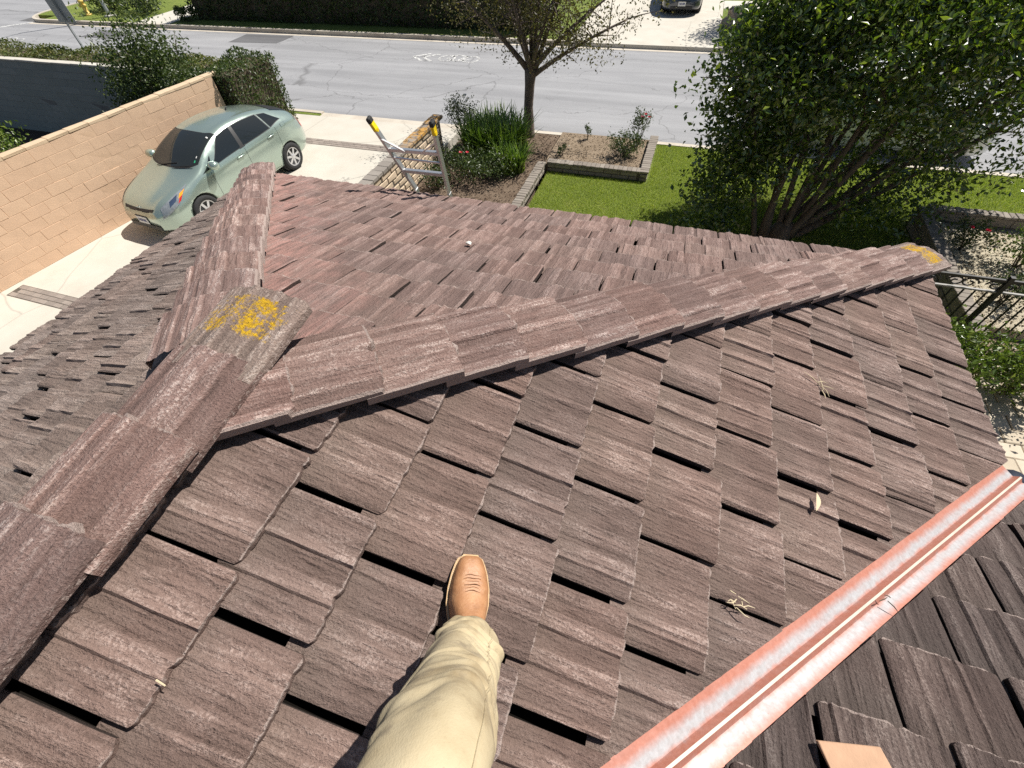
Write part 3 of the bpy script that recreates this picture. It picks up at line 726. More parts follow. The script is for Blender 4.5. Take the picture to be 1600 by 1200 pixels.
def shell_box(n, lo, hi, r, depth=.12, faces=(1, 1, 1, 1, 1, 0)):
    lo, hi = np.array(lo, float), np.array(hi, float); e = hi-lo; P = []
    area = [e[1]*e[2], e[1]*e[2], e[0]*e[2], e[0]*e[2], e[0]*e[1], e[0]*e[1]]; area = [a*f for a, f in zip(area, faces)]
    for i, a in enumerate(area):
        k = int(n*a/sum(area)); q = lo+r.random((k, 3))*e; ax = i//2 if i < 4 else 2
        dd = np.abs(r.normal(0, depth, k))-depth*.4
        hi_side = (i % 2 == 0); q[:, ax] = (hi[ax]-dd) if hi_side else (lo[ax]+dd); P.append(q)
    return np.concatenate(P)
def bez(a, b, bulge, n=7):
    a, b = Vector(a), Vector(b); c = (a+b)/2+Vector(bulge); return [(a*(1-s)**2+c*2*s*(1-s)+b*s*s) for s in np.linspace(0, 1, n)]
def shrub(name, loc, rx, ry, h, n, size, lmat, label, cat='shrub', stems=7, z0=.12, flowers=None, dens=.55, group=None, seed=0, hang=0):
    r = np.random.default_rng(seed+11); root = empty(name, loc, 0, label, cat, group)
    sm = MB(); tips = []
    for i in range(stems):
        a = 2*math.pi*i/stems+r.uniform(-.4, .4); q = r.uniform(.35, .95)
        tip = (rx*q*math.cos(a), ry*q*math.sin(a), h*r.uniform(.6, .95)); tips.append(tip)
        sm.tube(bez((r.normal(0, .03), r.normal(0, .03), -.02), tip, (0, 0, h*.15), 5), np.linspace(.014*max(h, .5), .004, 5), 5)
    sm.build('stem', M['twig'], root, True)
    k = max(6, n//45); u = r.normal(size=(k, 3)); u /= np.linalg.norm(u, axis=1)[:, None]; u *= (r.random(k)**(1-dens)*.9+.1)[:, None]
    cs = np.stack([u[:, 0]*rx, u[:, 1]*ry, z0*h+(u[:, 2]*.5+.5)*h*(1-z0)], 1)
    cs = np.concatenate([cs, np.array(tips)*r.uniform(.8, 1.05, (len(tips), 1))])
    P = clusters(cs, max(1, n//len(cs)), (rx*.17, ry*.17, h*.10), r); P = P[P[:, 2] > .02]
    leaves('foliage', P, size, lmat, root, r)
    for i, (mat, cnt) in enumerate(flowers or []):
        for _ in range(cnt):
            a = r.uniform(0, 6.28); q = r.uniform(.2, .8); p = Vector((rx*q*math.cos(a), ry*q*math.sin(a), h*r.uniform(.85, 1.02)))
            f = MB()
            for L_, rr, zz in ((7, .030, .0), (5, .018, .012)):
                for j in range(L_):
                    b0 = 6.283*j/L_; d0 = Vector((math.cos(b0), math.sin(b0), 0)); s0 = Vector((-d0.y, d0.x, 0))
                    f.add([p+Vector((0, 0, zz-.012)), p+d0*rr+s0*rr*.55+Vector((0, 0, zz+.008)), p+d0*rr*1.5+Vector((0, 0, zz+.02)), p+d0*rr-s0*rr*.55+Vector((0, 0, zz+.008))], [(0, 1, 2, 3)])
            f.build('flower', mat, root)
    return root
def hedge(name, lo, hi, n, size, mat, label, seed, cat='hedge', faces=(1, 1, 1, 1, 1, 0), depth=.1, lump=.0):
    r = np.random.default_rng(seed); c = Vector(((lo[0]+hi[0])/2, (lo[1]+hi[1])/2, 0)); root = empty(name, c, 0, label, cat)
    l2 = np.array(lo)-np.array(c); h2 = np.array(hi)-np.array(c)
    MB().box(tuple(l2+np.array((depth*1.2, depth*1.2, 0))), tuple(h2-np.array((depth*1.2, depth*1.2, depth*1.4)))).build('inner_growth', M['twig'], root)
    P = shell_box(n, l2, h2, r, depth, faces)
    if lump: P[:, 2] += lump*np.sin(P[:, 0]*2.1+seed)*np.sin(P[:, 1]*3+P[:, 0])*(P[:, 2] > h2[2]*.5)
    leaves('foliage', P, size, mat, root, r); return root
def tree(name, base, label, limbs, trunk_pts, trunk_r, bark, crown_pts, size, lmat, seed, cat='tree', **lk):
    r = np.random.default_rng(seed); root = empty(name, base, 0, label, cat)
    if trunk_pts: MB().tube(trunk_pts, trunk_r, 12).build('trunk', bark, root, True)
    for pts, r0, r1 in limbs: MB().tube(pts, np.linspace(r0, r1, len(pts)), 8).build('limb', bark, root, True)
    leaves('crown', crown_pts, size, lmat, root, r, **lk); return root

# --- large multi-stemmed evergreen on the lawn
r = np.random.default_rng(5); B0 = Vector((3.62, 8.28, 0)); limbs = []; tips = []
tg = [(2.25,8.5,2.6),(2.7,8.9,3.4),(3.3,9.4,3.9),(4.0,9.2,4.2),(4.7,9.6,4.1),(5.4,9.3,4.0),(6.1,9.5,3.6),(6.8,9.1,3.1),(7.3,8.8,2.4),(5.2,8.2,3.7),(6.3,8.3,2.9),(3.2,8.0,3.2),(4.3,8.4,3.9),(7.0,9.8,2.0),(5.8,10.2,3.0)]
for i, q in enumerate(tg):
    q = Vector(q)-B0; st = Vector((r.normal(0, .10), r.normal(0, .08), -.05)) + Vector((-.35 if i in (0, 1, 11) else 0, 0, 0))
    pts = bez(st, q, (-q.x*.10+r.normal(0, .08), r.normal(0, .1), -.10-.16*abs(q.x)), 10)
    limbs.append((pts, r.uniform(.055, .085), .018))
    for k in (5, 6, 7, 8, 9):
        for _ in range(3):
            e = pts[k]+Vector((r.normal(0, .4), r.normal(0, .4), r.normal(.15, .3))); limbs.append((bez(pts[k], e, (0, 0, .06), 4), .016, .005)); tips.append(e)
u = r.normal(size=(1150, 3)); u /= np.linalg.norm(u, axis=1)[:, None]
C = np.array((4.85, 8.85, 2.5))-np.array(B0); RR = np.array((3.15, 1.85, 2.1))
q = u*(r.random(1150)**.5*.5+.5)[:, None]
keep = (q[:, 2] > -.12) | ((q[:, 0] < -.62) & (q[:, 2] > -.95)) | (r.random(1150) < .16)
inner = np.linalg.norm(q*[1, 1, 1.2], axis=1) > .60
win = (q[:, 2] < .12) & (q[:, 0] > -.40) & (r.random(1150) < .72)      # open fan of stems
cs = (C+q*RR)[keep & inner & ~win]
low = np.stack([r.uniform(-1.75, -1.0, 36), r.normal(0, .35, 36), r.uniform(.15, 1.3, 36)], 1)
lowr = np.stack([r.uniform(.5, 2.6, 34), r.normal(.1, .5, 34), r.uniform(.25, 1.2, 34)], 1)
cr = np.concatenate([clusters(cs, 88, (.20, .20, .15), r), clusters(np.array([tuple(t_) for t_ in tips if t_.z > 1.3 or t_.x < -.8]), 55, .2, r), clusters(low, 80, .18, r), clusters(lowr, 46, (.22, .2, .13), r)])
cr = cr[cr[:, 2] > .1]; cr[:, 1] += .3*cr[:, 0]
limbs = [([Vector((q.x, q.y+.3*q.x, q.z)) for q in ps], a, b) for ps, a, b in limbs]
tree('evergreen_tree', B0, 'broad glossy dark-green tree fanning many stems over the lawn', limbs, [Vector((-.02, 0, -.1)), Vector((0, 0, .12)), Vector((.02, 0, .30))], [.24, .2, .14], M['bark'], cr, .088, M['leaf_big'], 6, up=.25, asp=.55)
# --- slim garden tree by the kerb
r = np.random.default_rng(9); B1 = Vector((-2.47, 11.65, 0)); limbs = []; tips = []
fork = Vector((.05, 0, 1.5))
for q in ((-1.75,-.1,3.0),(-1.1,.3,3.6),(-.55,-.2,4.0),(-.05,.3,4.2),(.45,-.1,4.1),(1.05,.2,3.6),(1.75,-.2,2.9),(2.2,.2,2.5),(-.3,-.6,3.3),(.8,-.5,3.1)):
    q = Vector(q); s = fork+Vector((r.normal(0, .03), r.normal(0, .03), r.uniform(-.16, .05))); pts = bez(s, q, (-q.x*.12, 0, .0), 8); limbs.append((pts, r.uniform(.055, .085), .018))
    for k in (3, 4, 5, 6, 7):
        for _ in range(4):
            e = pts[k]+Vector((r.normal(0, .38), r.normal(0, .32), r.normal(.05, .26))); limbs.append((bez(pts[k], e, (0, 0, .05), 4), .014, .004)); tips.append(e)
tp = np.array([tuple(t_) for t_ in tips])
for _ in range(2): tp = np.concatenate([tp, tp+r.normal(0, .22, tp.shape)])
tp = tp[(tp[:, 2] > 1.75)]
cr = clusters(tp, 15, (.12, .12, .10), r)
tree('garden_tree', B1, 'slim grey-barked tree with a forked trunk and sparse brownish leaves by the kerb', limbs, [Vector((0, 0, -.1)), Vector((.0, 0, .1)), Vector((-.02, 0, .7)), Vector((.02, 0, 1.2)), Vector((.05, 0, 1.56))], [.18, .145, .12, .125, .155], M['bark2'], cr, .06, M['leaf_brown'], 10, up=.1, asp=.5)
# --- strap-leaf clump at the foot of that tree
def strap_clump(loc, rx, ry, n, L, label, seed):
    r = np.random.default_rng(seed); root = empty('strap_leaf_plant', loc, 0, label, 'plant'); V = []; F = []
    for i in range(n):
        a = r.uniform(0, 6.283); q = math.sqrt(r.random()); bx, by = rx*q*math.cos(a), ry*q*math.sin(a)
        az = r.uniform(0, 6.283); lean = r.uniform(.15, .75); ln = L*r.uniform(.7, 1.15); wd = r.uniform(.013, .022)
        d = np.array((math.cos(az), math.sin(az), 0)); s = np.array((-d[1], d[0], 0)); b0 = len(V)
        for k in range(5):
            f = k/4; c = np.array((bx, by, 0))+d*ln*lean*f**1.7+np.array((0, 0, ln*(f-.42*lean*f**2.4)))
            w2 = wd*(1-f**2.5)+.001; V += [c-s*w2, c+s*w2]
        F += [(b0+2*k, b0+2*k+1, b0+2*k+3, b0+2*k+2) for k in range(4)]
    link('foliage', mesh_np('foliage', V, F, True), root, mat=M['blade'])
strap_clump((-3.05, 10.55, 0), .80, .66, 1500, .98, 'big clump of green strap leaves under the slim tree', 3)
strap_clump((-2.35, 9.7, 0), .34, .32, 420, .7, 'smaller strap-leaf tuft beside the low planter wall', 4)
# --- shrubs and roses
shrub('rose_bush', (-4.02, 10.75, 0), .42, .42, 1.15, 1500, .05, M['leaf_rose'], 'tall loose rose bush with white blooms beside the slump-block wall', 'rose', 7, .35, [(M['petal_white'], 9)], seed=1)
shrub('rose_bush', (-3.05, 9.15, 0), .85, .6, .62, 3400, .055, M['leaf_dark'], 'dark low rose bush with one red bloom behind the ladder', 'rose', 10, .1, [(M['petal_red'], 2)], seed=2)
shrub('leafy_bush', (-3.75, 8.5, 0), .4, .45, .5, 900, .055, M['leaf_rose'], 'small leafy bush at the foot of the slump-block wall', 'shrub', 6, .15, seed=3)
shrub('rose_bush', (.22, 10.75, .10), .42, .38, .55, 1500, .05, M['leaf_rose'], 'low leafy rose bush on the sandy bed by the lawn corner', 'rose', 8, .1, seed=4)
shrub('rose_bush', (.42, 11.45, .10), .27, .25, .75, 620, .05, M['leaf_rose'], 'thin rose bush with red blooms at the kerb end of the sandy bed', 'rose', 6, .5, [(M['petal_red'], 2), (M['petal_pink'], 1)], seed=5)
shrub('young_plant', (-1.25, 10.5, .10), .14, .14, .28, 160, .05, M['leaf_dark'], 'tiny young plant on the sandy bed', 'plant', 4, .1, seed=6)
shrub('young_plant', (-.85, 11.55, .10), .13, .12, .35, 120, .05, M['leaf_rose'], 'small sprig on the sandy bed near the kerb', 'plant', 4, .3, seed=16)
shrub('rose_bush', (6.55, 8.35, .14), .35, .35, .55, 620, .055, M['leaf_rose'], 'rose with a few red blooms on the pale mulch beside the planter wall', 'rose', 7, .2, [(M['petal_red'], 2)], seed=7)
shrub('rose_bush', (7.25, 8.0, .14), .5, .5, .75, 1500, .055, M['leaf_bright'], 'fuller rose bush with pink blooms on the pale mulch', 'rose', 8, .2, [(M['petal_pink'], 3)], seed=8)
shrub('rose_bush', (6.75, 6.95, .14), .35, .3, .6, 520, .055, M['leaf_rose'], 'sparse rose bush behind the iron fence', 'rose', 7, .2, seed=9)
shrub('glossy_shrub', (5.5, 5.0, 0), .62, .5, .95, 2600, .07, M['leaf_bright'], 'glossy green shrub below the eave in front of the iron fence', 'shrub', 9, .12, seed=12)
shrub('glossy_shrub', (6.35, 5.05, 0), .55, .5, .9, 1900, .07, M['leaf_bright'], 'second glossy shrub further along the iron fence', 'shrub', 9, .12, seed=13)
shrub('garden_weed', (-4.72, 7.35, 0), .09, .09, .42, 60, .05, M['leaf_dark'], 'single leafy sprig growing beside the slump-block coping', 'plant', 3, .4, seed=14)
# --- growth around the block walls
hedge('ivy_hedge', (-30, 10.42, 0), (-11.6, 11.65, 1.46), 26000, .085, M['leaf_ivy'], 'long clipped ivy hedge along the top of the grey wall', 21, depth=.09, lump=.10)
hedge('ivy_pillar', (-10.35, 9.0, 0), (-9.25, 10.75, 1.86), 9000, .07, M['leaf_dark'], 'ivy-covered wall end beside the driveway entrance', 22, depth=.08, lump=.1)
shrub('large_bush', (-12.1, 9.35, -.75), 1.35, .9, 3.5, 15000, .085, M['leaf_dark'], 'large leafy bush rising behind the corner of the tan wall', 'bush', 14, .05, seed=23, dens=.7)
shrub('ivy_strand', (-10.35, 8.75, 1.2), .55, .5, .75, 1600, .07, M['leaf_dark'], 'ivy trailing over the far end of the tan wall', 'ivy', 5, .05, seed=24)
shrub('citrus_shrub', (-14.2, 5.6, -.75), 1.0, 1.0, 2.8, 4200, .10, M['leaf_bright'], 'bright leafy shrub in the shaded yard behind the tan wall', 'shrub', 9, .1, seed=25, dens=.7)
# --- across the street
hedge('clipped_hedge', (-23.5, 21.5, 0), (-5.2, 23.2, 2.3), 27000, .14, M['leaf_dark'], 'long dark clipped hedge across the street', 31, depth=.15)
shrub('roadside_shrub', (-30.6, 22.9, 0), 1.4, .9, 1.3, 2200, .13, M['leaf_dark'], 'dark shrub behind the fire hydrant', 'shrub', 8, .05, seed=32, dens=.7)
shrub('roadside_shrub', (-28.0, 22.6, 0), 1.5, .9, 1.2, 2200, .13, M['leaf_rose'], 'rounded shrub beside the pole across the street', 'shrub', 8, .05, seed=33, dens=.7)
shrub('roadside_shrub', (-23.6, 21.25, 0), .55, .4, .6, 700, .12, M['leaf_dark'], 'small shrub at the corner of the far sidewalk and hedge', 'shrub', 6, .05, seed=34, dens=.7)
def street_tree(base, rx, h, label, seed, n=170):
    r = np.random.default_rng(seed); lim = []; tp = []
    for i in range(7):
        a = 6.283*i/7; q = Vector((rx*.7*math.cos(a), rx*.7*math.sin(a), h*r.uniform(.7, .95))); lim.append((bez((0, 0, h*.36), q, (0, 0, .2), 6), .07, .02))
    u = r.normal(size=(n, 3)); u /= np.linalg.norm(u, axis=1)[:, None]; u *= (r.random(n)**.4)[:, None]
    cs = np.array((0, 0, h*.72))+u*np.array((rx, rx, h*.30))
    tree('street_tree', base, label, lim, [Vector((0, 0, -.1)), Vector((0, 0, h*.2)), Vector((.05, 0, h*.42))], [.2, .15, .12], M['bark2'], clusters(cs, 70, (.3, .3, .25), r), .14, M['leaf_dark'], seed)
street_tree((5.4, 24.3, 0), 2.3, 5.2, 'street tree on the far lawn beside the boulder', 41)
# --- grass
def grass(name, x0, x1, y0, y1, n, z, L, label, seed, lo=None):
    r = np.random.default_rng(seed); P = np.stack([r.uniform(x0, x1, n), r.uniform(y0, y1, n), np.full(n, z)], 1)
    a = r.uniform(0, 6.283, n); ln = L*r.uniform(.5, 1.3, n); d = np.stack([np.cos(a), np.sin(a), np.zeros(n)], 1); s = np.stack([-np.sin(a), np.cos(a), np.zeros(n)], 1)*.0035
    tip = P+d*(ln*r.uniform(.1, .7, n))[:, None]; tip[:, 2] += ln
    V = np.stack([P-s, P+s, tip], 1).reshape(-1, 3); F = np.arange(3*n).reshape(-1, 3)
    tag(link(name, mesh_np(name, V, F), mat=M['grass']), label, 'grass', kind='stuff')
grass('grass', -1.45, 5.9, 7.0, 9.80, 85000, 0, .045, 'short mown grass of the front lawn', 51)
grass('grass', .92, 5.9, 9.80, 11.84, 42000, 0, .045, 'short mown grass of the lawn beside the kerb', 52)
grass('grass', 5.9, 11, 9.5, 11.84, 45000, 0, .045, 'short mown grass behind the mulched planter', 53)
# --- soil clods and mulch chips
def clods(name, x0, x1, y0, y1, z, n, s0, s1, mat, label, seed):
    r = np.random.default_rng(seed); V = []; F = []
    tet = np.array([(1, 1, 1), (1, -1, -1), (-1, 1, -1), (-1, -1, 1)])
    fc = np.array([(0, 1, 2), (0, 3, 1), (0, 2, 3), (1, 3, 2)])
    for i in range(n):
        s = r.uniform(s0, s1); v = tet*s*r.uniform(.4, 1.1, (4, 3))+(r.uniform(x0, x1), r.uniform(y0, y1), z+s*.2); F.append(fc+4*i); V.append(v)
    tag(link(name, mesh_np(name, np.concatenate(V), np.concatenate(F)), mat=mat), label, 'soil', kind='stuff')
clods('soil_clods', -1.5, .7, 10.05, 11.8, .10, 900, .006, .022, M['sand'], 'loose sandy clods of the rose bed', 61)
clods('mulch_chips', 6.2, 9, 6.3, 9.2, .14, 3000, .008, .03, M['mulch'], 'pale wood chips under the roses', 62)
clods('soil_clods', -4.2, -1.7, 7.0, 11.8, .01, 2200, .008, .03, M['soil'], 'dark loose soil of the strap-leaf bed', 63)
# ------------------------------------------------------------------ vehicles
def paint_mat(name, col, metallic=.45):
    t = NT(name, .28, Metallic=metallic); P = t.tc(); t.b.inputs['Coat Weight'].default_value = 1.; t.b.inputs['Coat Roughness'].default_value = .06
    fk = t.noise(P, 900., 2); dust = t.noise(P, 3.5, 6, .7)
    c = t.ramp(fk, (.35, tuple(x*.88 for x in col)), (.65, tuple(min(1, x*1.1) for x in col)))
    c = t.mix(t.math('MULTIPLY', t.ramp(dust, (.45, 0.), (.75, 1.)), .10), c, (.45, .43, .36)); t.color(c)
    t.set(t.b.inputs['Roughness'], t.ramp(dust, (.3, .16), (.75, .30))); return t.m
M['pine'] = paint_mat('pale_green_paint', (.40, .50, .435), .62); M['white_car'] = paint_mat('white_paint', (.78, .78, .76), .0); M['dark_car'] = paint_mat('dark_blue_paint', (.035, .045, .065), .4)
t = NT('tinted_glass', .04); t.b.inputs['Base Color'].default_value = (.012, .016, .017, 1); t.b.inputs['Specular IOR Level'].default_value = .7; M['glass'] = t.m
t = NT('windscreen', .03); t.b.inputs['Transmission Weight'].default_value = .0; t.b.inputs['Base Color'].default_value = (.022, .026, .026, 1); M['screen'] = t.m
M['trim'] = plain('black_trim', (.02, .02, .021), .5); M['tyre'] = plain('tyre_rubber', (.025, .025, .026), .85, .15, 40, .3)
M['rim'] = plain('alloy_rim', (.62, .62, .63), .35, .04, 20, 0., Metallic=.6); M['plate'] = plain('plate_white', (.75, .75, .72), .5, .05)
M['lamp'] = plain('lamp_glass', (.30, .33, .35), .12, .2, 20, 0., Metallic=.35); M['amber'] = plain('amber_lens', (.85, .36, .03), .2); M['red_lens'] = plain('red_lens', (.55, .02, .015), .2)
M['chrome'] = plain('chrome', (.75, .75, .76), .12, .02, 5, 0., Metallic=1.); M['ink'] = plain('plate_ink', (.05, .06, .2), .6); M['seat'] = plain('seat_cloth', (.25, .25, .23), .9); M['sticker'] = plain('green_sticker', (.04, .40, .20), .6)

def vehicle(name, label, T, loc, rz, paint, full=True, front_axle=.885, wb=2.70, wr=.31):
    root = empty(name, loc, rz, label, 'car')
    Lc = T['L']; yy = np.linspace(0, Lc, 400); ker = np.exp(-.5*(np.arange(-30, 31)/(9.))**2); ker /= ker.sum()
    def curve(k, smooth=True):
        a = np.interp(yy, *zip(*T[k]))
        if smooth: p_ = np.pad(a, 30, mode='edge'); p_[:30] = 2*a[0]-a[30:0:-1]; p_[-30:] = 2*a[-1]-a[-2:-32:-1]; a = np.convolve(p_, ker, 'valid')
        return a
    cv = {k: curve(k) for k in ('W', 'zb', 'ztop', 'zbelt', 'wbelt', 'wr', 'zr')}
    g = lambda k, y: float(np.interp(y, yy, cv[k]))
    def ctrl(y):
        W_, zb, zt, zl, wl, wr_, zr = (g(k, y) for k in ('W', 'zb', 'ztop', 'zbelt', 'wbelt', 'wr', 'zr'))
        zm = zb+(zl-zb)*.42
        return [(0, zb), (W_*.80, zb), (W_*.965, zb+.10*(zl-zb)), (W_, zm), (W_*.99, zb+(zl-zb)*.74), (wl, zl), (wr_, zr), (wr_*.62, zt-.012-.10*(zt-zr)), (0, zt)]
    def S(y, t_):
        c = ctrl(y); i = min(int(t_), 7); f = t_-i
        p = [np.array(c[max(0, min(8, i+k))]) for k in (-1, 0, 1, 2)]
        if i == 7: p[3] = np.array((-c[7][0], c[7][1]))
        if i == 0: p[0] = np.array((-c[1][0], c[1][1]))
        q = .5*((2*p[1])+(-p[0]+p[2])*f+(2*p[0]-5*p[1]+4*p[2]-p[3])*f*f+(-p[0]+3*p[1]-3*p[2]+p[3])*f**3)
        return Vector((q[0], y, q[1]))
    def Sn(y, t_, off):
        e = .03; a = S(min(Lc, y+e), t_)-S(max(0, y-e), t_); tt = min(t_, 7.98); b_ = S(y, min(8, tt+.04))-S(y, max(0, tt-.04)); n = b_.cross(a)
        if n.length < 1e-9: n = Vector((0, 0, 1))
        n.normalize(); p = S(y, t_)
        if n.dot(Vector((p.x, 0, p.z-.6))) < 0: n = -n
        return p+n*off
    ys = np.unique(np.concatenate([np.linspace(0, .5, 14), np.linspace(.5, Lc-.5, 46), np.linspace(Lc-.5, Lc, 12)])); ts = np.linspace(0, 8, 41)
    mb = MB(); rings = []
    for y in ys:
        half = [S(y, t_) for t_ in ts]; rings.append(half+[Vector((-q.x, q.y, q.z)) for q in half[-2:0:-1]])
    mb.loft(rings); me = mb.mesh('body', True)
    ob = link('body', me, None, mat=paint)
    for k, ya in enumerate((front_axle, front_axle+wb)):
        for sgn in (1, -1):
            cm = MB(); cm.lathe([(wr+.045, sgn*.56), (wr+.045, sgn*1.2)], 'x', 28, Matrix.Translation((0, ya, wr))); co_ = link('cut', cm.mesh('cut'))
            md = ob.modifiers.new('cut', 'BOOLEAN'); md.object = co_; md.operation = 'DIFFERENCE'; md.solver = 'EXACT'
    bpy.context.view_layer.update(); dg = bpy.context.evaluated_depsgraph_get()
    nm = bpy.data.meshes.new_from_object(ob.evaluated_get(dg)); ob.modifiers.clear(); ob.data = nm
    for o in [o for o in COL.objects if o.name.startswith('cut')]: bpy.data.objects.remove(o)
    if not nm.materials: nm.materials.append(paint)
    for p in nm.polygons: p.use_smooth = True; p.material_index = 0
    ob.parent = root
    def patch(nm_, mat, corners, n=(10, 6), off=.004, parent=root, side=1):
        """corners in (y,t): a b along the bottom, d c along the top"""
        a, b_, c, d = [np.array(q, float) for q in corners]; V = []
        for j in range(n[1]+1):
            for i in range(n[0]+1):
                f, h = i/n[0], j/n[1]; q = (a*(1-f)+b_*f)*(1-h)+(d*(1-f)+c*f)*h; p = Sn(q[0], q[1], off); V.append((p.x*side, p.y, p.z))
        k = n[0]+1; mbp = MB().add(V, [(j*k+i, j*k+i+1, (j+1)*k+i+1, (j+1)*k+i) for j in range(n[1]) for i in range(n[0])])
        return mbp.build(nm_, mat, parent, True)
    def cross(nm_, mat, y0f, y1f, t0, n=(18, 10), off=.004):      # glass that crosses the centre line
        V = []
        for j in range(n[1]+1):
            for i in range(n[0]+1):
                s_ = -1+2*i/n[0]; t_ = 8-(8-t0)*abs(s_); h = j/n[1]; y = y0f(abs(s_))*(1-h)+y1f(abs(s_))*h; p = Sn(y, t_, off); V.append((p.x*(1 if s_ >= 0 else -1), p.y, p.z))
        k = n[0]+1; return MB().add(V, [(j*k+i, j*k+i+1, (j+1)*k+i+1, (j+1)*k+i) for j in range(n[1]) for i in range(n[0])]).build(nm_, mat, root, True)
    ws = T['screen']; cross('windscreen_trim', M['trim'], lambda s: ws[0]-.03+ws[2]*s*s, lambda s: ws[1]+.02+ws[3]*s*s, 6.02, off=.002)
    sc_ = cross('windscreen', M['screen'], lambda s: ws[0]+ws[2]*s*s, lambda s: ws[1]+ws[3]*s*s, 6.07)
    rg = T['rear_glass']; cross('rear_window', M['glass'], lambda s: rg[0]+rg[2]*s*s, lambda s: rg[1]+rg[3]*s*s, 6.12)
    for side in (1, -1):
        for nm_, cr_ in T['side_glass']:
            k = np.array(cr_, float); cen = k.mean(0); patch('window_trim', M['trim'], cen+(k-cen)*np.array((1.07, 1.10)), off=.002, side=side)
            patch('window', M['glass'], cr_, off=.0045, side=side)
        if T.get('pillar'): patch('pillar_trim', M['trim'], T['pillar'], (3, 8), .003, side=side)
        for y in T['seams']:
            patch('door_seam', M['trim'], ((y, 2.0), (y+.007, 2.0), (y+.007+.02, 5.0), (y+.02, 5.0)), (1, 12), .0012, side=side)
        patch('sill_line', M['trim'], ((front_axle+.42, 1.9), (front_axle+wb-.42, 1.9), (front_axle+wb-.42, 1.96), (front_axle+.42, 1.96)), (12, 1), .002, side=side)
        for y in T['handles']:
            hb = MB(); p0, p1 = Sn(y, 4.62, .022), Sn(y+.17, 4.62, .022)
            hb.tube([Sn(y-.02, 4.62, .0), p0, p1, Sn(y+.19, 4.62, .0)], [.012, .014, .014, .012], 8); o = hb.build('door_handle', paint, root, True)
            if side < 0: o.scale.x = -1
            patch('handle_recess', M['trim'], ((y-.01, 4.5), (y+.18, 4.5), (y+.18, 4.72), (y-.01, 4.72)), (4, 2), .0015, side=side)
        hl = T['head']; h_ = patch('headlight', M['lamp'], hl, (10, 8), .006, side=side)
        a, b_, c, d = [np.array(q, float) for q in hl]; lp = lambda f, h: (a*(1-f)+b_*f)*(1-h)+(d*(1-f)+c*f)*h
        patch('indicator_lens', M['amber'], (lp(.74, .42), lp(.97, .42), lp(.97, .74), lp(.74, .74)), (4, 4), .008, h_, side)
        patch('marker_lens', M['red_lens'], (lp(.80, .10), lp(.98, .10), lp(.98, .40), lp(.80, .40)), (4, 4), .008, h_, side)
        patch('reflector', M['chrome'], (lp(.30, .45), lp(.62, .45), lp(.62, .85), lp(.30, .85)), (4, 4), .008, h_, side)
        tl = T['tail']; patch('tail_light', M['red_lens'], tl, (6, 6), .006, side=side)
        mr = MB(); my = T['mirror']; base_ = S(my, 5.15); mr.loft([[base_*1+Vector((.03+dx*1.1, .02+.10*math.cos(a_)*s_ , .075+.085*math.sin(a_)*s_)) for a_ in np.linspace(0, 6.283, 13)[:-1]] for dx, s_ in ((0, .35), (.03, .85), (.10, 1.), (.17, .95), (.205, .45))])
        mr.tube([base_, base_+Vector((.06, .02, .05))], .02, 6); o = mr.build('wing_mirror', paint, root, True); o.scale.x = side
    # front details
    patch('bumper_seam', M['trim'], ((.012, 4.0), (.012, 4.03), (.05, 4.03), (.05, 4.0)), (1, 1), .0)
    cross('grille', M['trim'], lambda s: .012+.03*s, lambda s: .062+.035*s, T['grille_t'], (14, 3), .006)
    pz = T['plate_z']; fy = min(S(0.0, 4).y, 0)-.012
    pl = MB().box((-.155, fy-.008, pz-.075), (.155, fy, pz+.075)).build('licence_plate', M['plate'], root)
    MB().box((-.175, fy+.0005, pz-.095), (.175, fy+.012, pz+.095)).build('plate_frame', M['trim'], root)
    for i in range(7): MB().box((-.122+.036*i, fy-.0105, pz-.03), (-.122+.036*i+.018+.004*(i % 3), fy-.0082, pz+.032)).build('plate_character', M['ink'], pl)
    ib = MB(); ib.box((-.46, -.02, T['zb'][0][1]+.012), (.46, .06, T['zb'][0][1]+.095)); ib.build('air_intake', M['trim'], root)
    em = MB(); e0 = Sn(.03, 7.9, .004); ep = Sn(.07, 8, .008)
    em.tube([ep+Vector((.05*math.cos(a_), .0+.012*math.sin(a_), .033*math.sin(a_))) for a_ in np.linspace(0, 6.283, 15)], .006, 6, False); em.build('emblem', M['chrome'], root, True)
    for sx in (-.35, .12):
        wp = MB(); p0 = Sn(ws[0]-.03, 7.2 if sx < 0 else 7.9, .02); p0.x = sx
        q = S(ws[0]+.20, 7.3); q.x = sx+.50; q2 = Sn(ws[0]+.09, 7.2, .02); q2.x = sx+.52
        wp.tube([p0, q2], .008, 5); wp.build('wiper', M['trim'], root)
    an = MB(); an0 = Sn(T['antenna'], 8, 0); an.tube([an0, an0+Vector((0, .03, .05)), an0+Vector((0, .06, .06))], [.02, .012, .006], 6); an.build('antenna', M['trim'], root)
